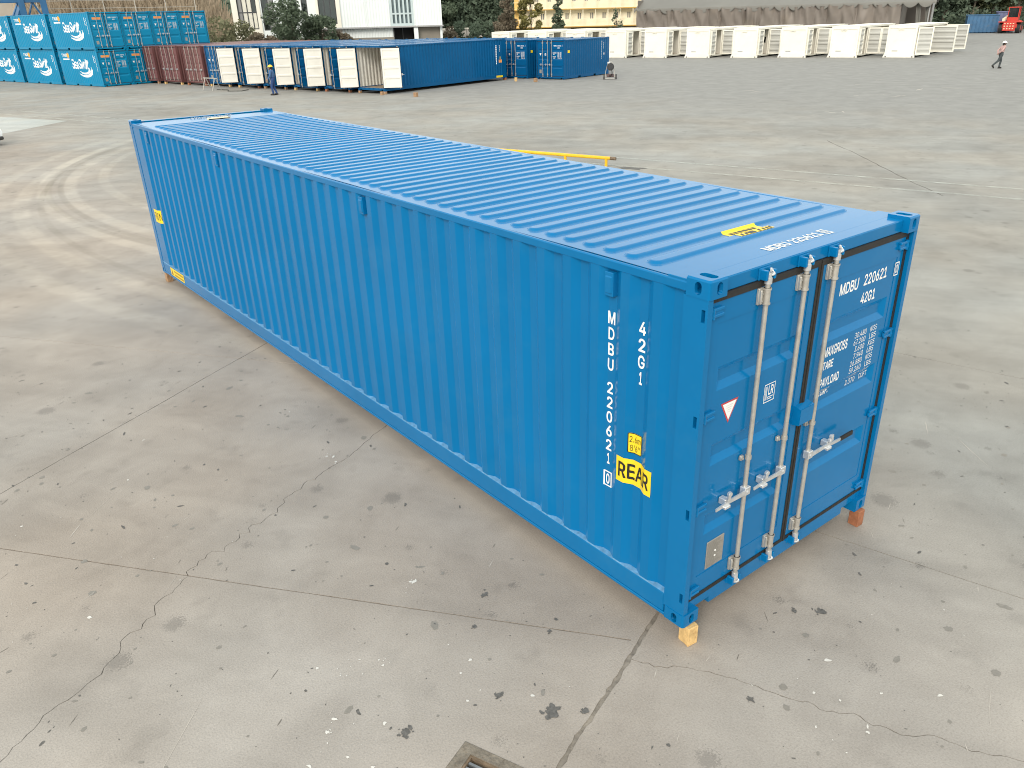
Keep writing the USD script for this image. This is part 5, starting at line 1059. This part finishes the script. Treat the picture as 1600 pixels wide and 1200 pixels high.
vv = (U / 1.62) % 1.0; fold = .55 * np.abs(np.sin(ph / 2 + nz * 2.0)) * (0.15 + .85 * hang ** 1.5) + .30 * nz + .16 * np.sin(ph * 1.5 + Z * 2.2 + nz * 5) * (1 - .6 * hang) + .22 * np.abs((vv - .5 + (hang - 1) * .35)) * hang
obj(ten, 'side_curtain', grid_mesh(np.stack([U, -fold, Z - .22 * np.abs(np.sin(U * math.pi / 1.62)) * (Z > 4.45)], -1)), TARP, 40)
Xr, Yr = np.meshgrid(np.linspace(-.3, Lt + 3.6, 52), np.array([-.35, 0, 2, 4, 6, 8, 10, 12, 14, 16.3]), indexing='ij'); Zr = eave + .02 + 3.4 * (1 - np.abs(Yr - 8) / 8) - .06 * np.abs(np.sin(Xr * math.pi / 1.62))
obj(ten, 'roof_sheet', grid_mesh(np.stack([Xr, Yr, Zr], -1)), TARPR, 40)
xe = np.linspace(-.3, Lt + 3.6, 360); obj(ten, 'eave_flap', grid_mesh(np.stack([np.stack([xe, np.full(360, -.36 - d_), eave + .02 - z_ * (.25 + .75 * np.abs(np.sin(xe * math.pi / 1.62)) ** .7) - .06 * np.abs(np.sin(xe * math.pi / 1.62))], 1) for z_, d_ in ((0, 0), (.30, .05), (.62, .02))], 0)), TARPR, 40)
obj(ten, 'rear_curtain', box(0, Lt + 3.2, Dt - .1, Dt, 0, eave), TARP); obj(ten, 'end_curtain', box(0, .06, .05, Dt - .1, 0, eave + 1), TARP)
for k in range(12):
    for y in (.15, Dt - .3): obj(ten, 'post', tube((k * 3.2 + .1, y, 0), (k * 3.2 + .1, y, eave - .05), .07, 8), GREYMETAL)
obj(ten, 'end_frame', cat([tube((Lt + 3.2, y, 0), (Lt + 3.2, y, eave + 3.2 * (1 - abs(y - 8) / 8)), .07, 8) for y in (4.2, 8, 11.8)] + [tube((Lt + 3.2, .1, eave), (Lt + 3.2, 8, eave + 3.3), .07, 8), tube((Lt + 3.2, 8, eave + 3.3), (Lt + 3.2, 16, eave), .07, 8)]), GREYMETAL)
for k, (a_, b_) in enumerate(((1.5, 2.0), (2.5, 2.9))):
    xs_ = np.linspace(Lt + a_, Lt + b_, 14); obj(ten, 'loose_curtain', grid_mesh(np.stack([np.stack([xs_ + (4.4 - z) * .12, .25 + .12 * np.sin(xs_ * 14 + z), np.full(14, z)], 1) for z in (.3, 1.5, 3, 4.4)], 0)), TARPR, 40)
obj(ten, 'inner_curtain', box(Lt - .1, Lt, 1.0, Dt - 1, 0, eave + 1.2), TARP)
# far wooded rise that closes the view
HILL = mat('wooded_rise', (.05, .06, .035), .9, var=.4, scale=.08)
A_ = np.linspace(-22, 112, 90); R_ = np.array([215, 235, 262, 300, 340]); AA, RR = np.meshgrid(np.radians(A_), R_, indexing='ij'); hh = np.array([0, 5, 9, 12, 14])[None, :] * (0.8 + .5 * meshkit.noise(np.stack([AA * 9, RR * .01, AA * 0], -1), 6))
struct('wooded_hills', grid_mesh(np.stack([RR * np.cos(AA), RR * np.sin(AA), hh - .05], -1)), HILL, smooth=True)
rng = np.random.default_rng(12); n = 26000; a = np.radians(rng.uniform(-20, 110, n)); r = rng.uniform(214, 285, n); z = np.interp(r, [215, 235, 262, 300], [0, 5, 9, 12]) * .95 + rng.random(n) * 5
tag(obj(None, 'far_wood', quads(np.c_[r * np.cos(a), r * np.sin(a), z], 1.9, rng), F_DARK), 'far wood on the rise beyond the yard', 'wood', kind='stuff')

# ------------------------------------------------------------------ people
SKIN = mat('skin', (.42, .24, .17), .5, var=.05); HAIR = mat('hair', (.015, .012, .01), .6, var=.2)
def hull_spheres(a, ra, b, rb):
    s = trimesh.creation.icosphere(1, 1.0).vertices; return m3.Manifold.hull_points(np.vstack([s * ra + a, s * rb + b]))
def chain(bones, J, grow=0.0, edge=.035, it=8):
    M_ = None
    for (a, ra, b, rb) in bones:
        h_ = hull_spheres(np.array(J[a]), ra + grow, np.array(J[b]), rb + grow); M_ = h_ if M_ is None else M_ + h_
    m = from_m(M_.refine_to_length(edge)); trimesh.smoothing.filter_taubin(m, iterations=it); return m
def person(name, label, loc, rz, J, colors, helmet, group=None):
    p = thing(name, label, 'person', loc, rz)
    torso = [('pelvis', .125, 'waist', .115), ('waist', .115, 'chest', .145), ('chest', .14, 'shl', .062), ('chest', .14, 'shr', .062), ('shl', .065, 'shr', .065)]
    arms = [(f'sh{s}', .058, f'el{s}', .044) for s in 'lr'] + [(f'el{s}', .043, f'wr{s}', .029) for s in 'lr']
    legs = [('pelvis', .12, f'hip{s}', .092) for s in 'lr'] + [(f'hip{s}', .088, f'kn{s}', .060) for s in 'lr'] + [(f'kn{s}', .058, f'an{s}', .040) for s in 'lr']
    feet = [(f'an{s}', .042, f'toe{s}', .034) for s in 'lr']
    head = [('chest', .07, 'neck', .052), ('neck', .052, 'head', .075), ('head', .098, 'crown', .090), ('face', .070, 'head', .09), ('nose', .014, 'face', .03), ('head', .02, 'earl', .024), ('head', .02, 'earr', .024)]
    hands = []
    for s in 'lr':
        w_ = np.array(J['wr' + s]); d = w_ - np.array(J['el' + s]); d /= np.linalg.norm(d); sd_ = np.cross(d, [0.3, 0, 1.0]); sd_ /= np.linalg.norm(sd_); nr = np.cross(sd_, d)
        J['palm' + s] = w_ + d * .075; hands.append(('wr' + s, .028, 'palm' + s, .032))
        for f, (o, l) in enumerate(((-.027, .070), (-.009, .080), (.009, .076), (.027, .060))):
            J[f'k{s}{f}'] = w_ + d * .095 + sd_ * o; J[f'm{s}{f}'] = w_ + d * (.095 + l * .55) + sd_ * o + nr * .012; J[f't{s}{f}'] = w_ + d * (.095 + l) + sd_ * o + nr * .034
            hands += [(f'k{s}{f}', .0105, f'm{s}{f}', .0095), (f'm{s}{f}', .0095, f't{s}{f}', .008), ('palm' + s, .02, f'k{s}{f}', .0105)]
        J['th1' + s] = w_ + d * .05 + sd_ * .045; J['th2' + s] = w_ + d * .10 + sd_ * .058 + nr * .02; hands += [('palm' + s, .02, 'th1' + s, .013), ('th1' + s, .012, 'th2' + s, .009)]
    b = obj(p, 'body', chain(torso + arms + legs + feet + head + hands, J, edge=.03, it=4), SKIN, True)
    for s in (-1, 1):
        f = np.array(J['face']); obj(b, 'eye', trimesh.creation.icosphere(1, .013).apply_translation(f + (.062, s * .032, .035)), HAIR)
    obj(b, 'mouth', trimesh.creation.box((.02, .05, .010)).apply_translation(np.array(J['face']) + (.062, 0, -.045)), mat('lips', (.30, .11, .09), .5) if not stage.GetPrimAtPath('/World/Looks/lips') else '/World/Looks/lips')
    obj(b, 'hair', chain([('head', .104, 'crown', .095), ('nape', .07, 'crown', .09)], J, edge=.04, it=2), HAIR, True)
    obj(p, 'shirt', chain(torso + arms, J, .016, .045, 5), colors[0], True); obj(p, 'trousers', chain(legs + [('pelvis', .125, 'waist', .112)], J, .019, .045, 5), colors[1], True)
    for s in 'lr':
        sh_ = hull_spheres(np.array(J['an' + s]) - (0, 0, .01), .052, np.array(J['toe' + s]), .042) + hull_spheres(np.array(J['heel' + s]), .042, np.array(J['toe' + s]), .042); obj(p, 'shoe', from_m(sh_), HAIR, 40)
    c = np.array(J['crown']); dome_ = trimesh.creation.icosphere(3, 1.0); dome_ = dome_.slice_plane((0, 0, 0), (0, 0, 1)); dome_.apply_scale((.150, .128, .125)); dome_.apply_translation(c + (0, 0, -.005))
    brim = hull([(c[0] + x, c[1] + y, c[2] + z) for (x, y) in [(.155 * math.cos(t_), .135 * math.sin(t_)) for t_ in np.linspace(0, 6.28, 18)] for z in (-.012, .002)] + [(c[0] + .225, c[1] + y, c[2] - .018) for y in (-.05, .05)])
    hm = obj(p, 'helmet', dome_, helmet, True); obj(hm, 'brim', brim, helmet, 40); obj(hm, 'ridge', hull([(c[0] + x, c[1] + y, c[2] + z) for (x, z) in ((-.10, .08), (0, .128), (.10, .08), (-.08, .05), (.08, .05)) for y in (-.018, .018)]), helmet)
    return p
def pose(lean=0.0, **kw):
    J = dict(pelvis=(0, 0, .94), waist=(lean * .3, 0, 1.10), chest=(lean * .7, 0, 1.31), shl=(lean, .19, 1.42), shr=(lean, -.19, 1.42), neck=(lean * 1.2, 0, 1.50), head=(lean * 1.4 + .02, 0, 1.615), crown=(lean * 1.4 + .005, 0, 1.665), face=(lean * 1.4 + .055, 0, 1.585), nose=(lean * 1.4 + .125, 0, 1.59), nape=(lean * 1.3 - .04, 0, 1.56),
             earl=(lean * 1.4 + .01, .098, 1.60), earr=(lean * 1.4 + .01, -.098, 1.60), hipl=(0, .095, .90), hipr=(0, -.095, .90)); J.update(kw); return {k: np.array(v, float) for k, v in J.items()}
J1 = pose(.02, ell=(.06, .26, 1.14), wrl=(.22, .24, .98), elr=(-.06, -.27, 1.14), wrr=(.02, -.31, .90), knl=(.10, .10, .50), anl=(.05, .10, .10), toel=(.21, .11, .042), heell=(.0, .10, .042), knr=(.02, -.10, .49), anr=(-.12, -.10, .11), toer=(.03, -.11, .042), heelr=(-.17, -.10, .06))
J2 = pose(.05, ell=(-.14, .27, 1.16), wrl=(-.20, .08, .99), elr=(-.14, -.27, 1.16), wrr=(-.22, -.05, 1.00), knl=(.12, .09, .50), anl=(.08, .09, .10), toel=(.24, .10, .042), heell=(.03, .09, .042), knr=(-.16, -.09, .52), anr=(-.48, -.09, .24), toer=(-.40, -.10, .07), heelr=(-.53, -.09, .20))
person('person', 'person in blue work clothes and yellow helmet walking before the open blue containers', (17.75, 49.0, 0), 141, J1, (mat('denim_blue', (.055, .125, .27), .8, var=.15, scale=8), mat('navy_cloth', (.02, .055, .17), .8, var=.15, scale=8)), mat('helmet_yellow', (.78, .55, .05), .35, var=.04))
person('person', 'person in pink shirt, dark trousers and white helmet walking right with hands behind the back', (60.6, 23.35, 0), -39, J2, (mat('faded_pink_cloth', (.45, .30, .28), .8, var=.12, scale=8), mat('dark_grey_cloth', (.045, .055, .06), .8, var=.15, scale=8)), mat('helmet_white', (.80, .80, .77), .35, var=.03))
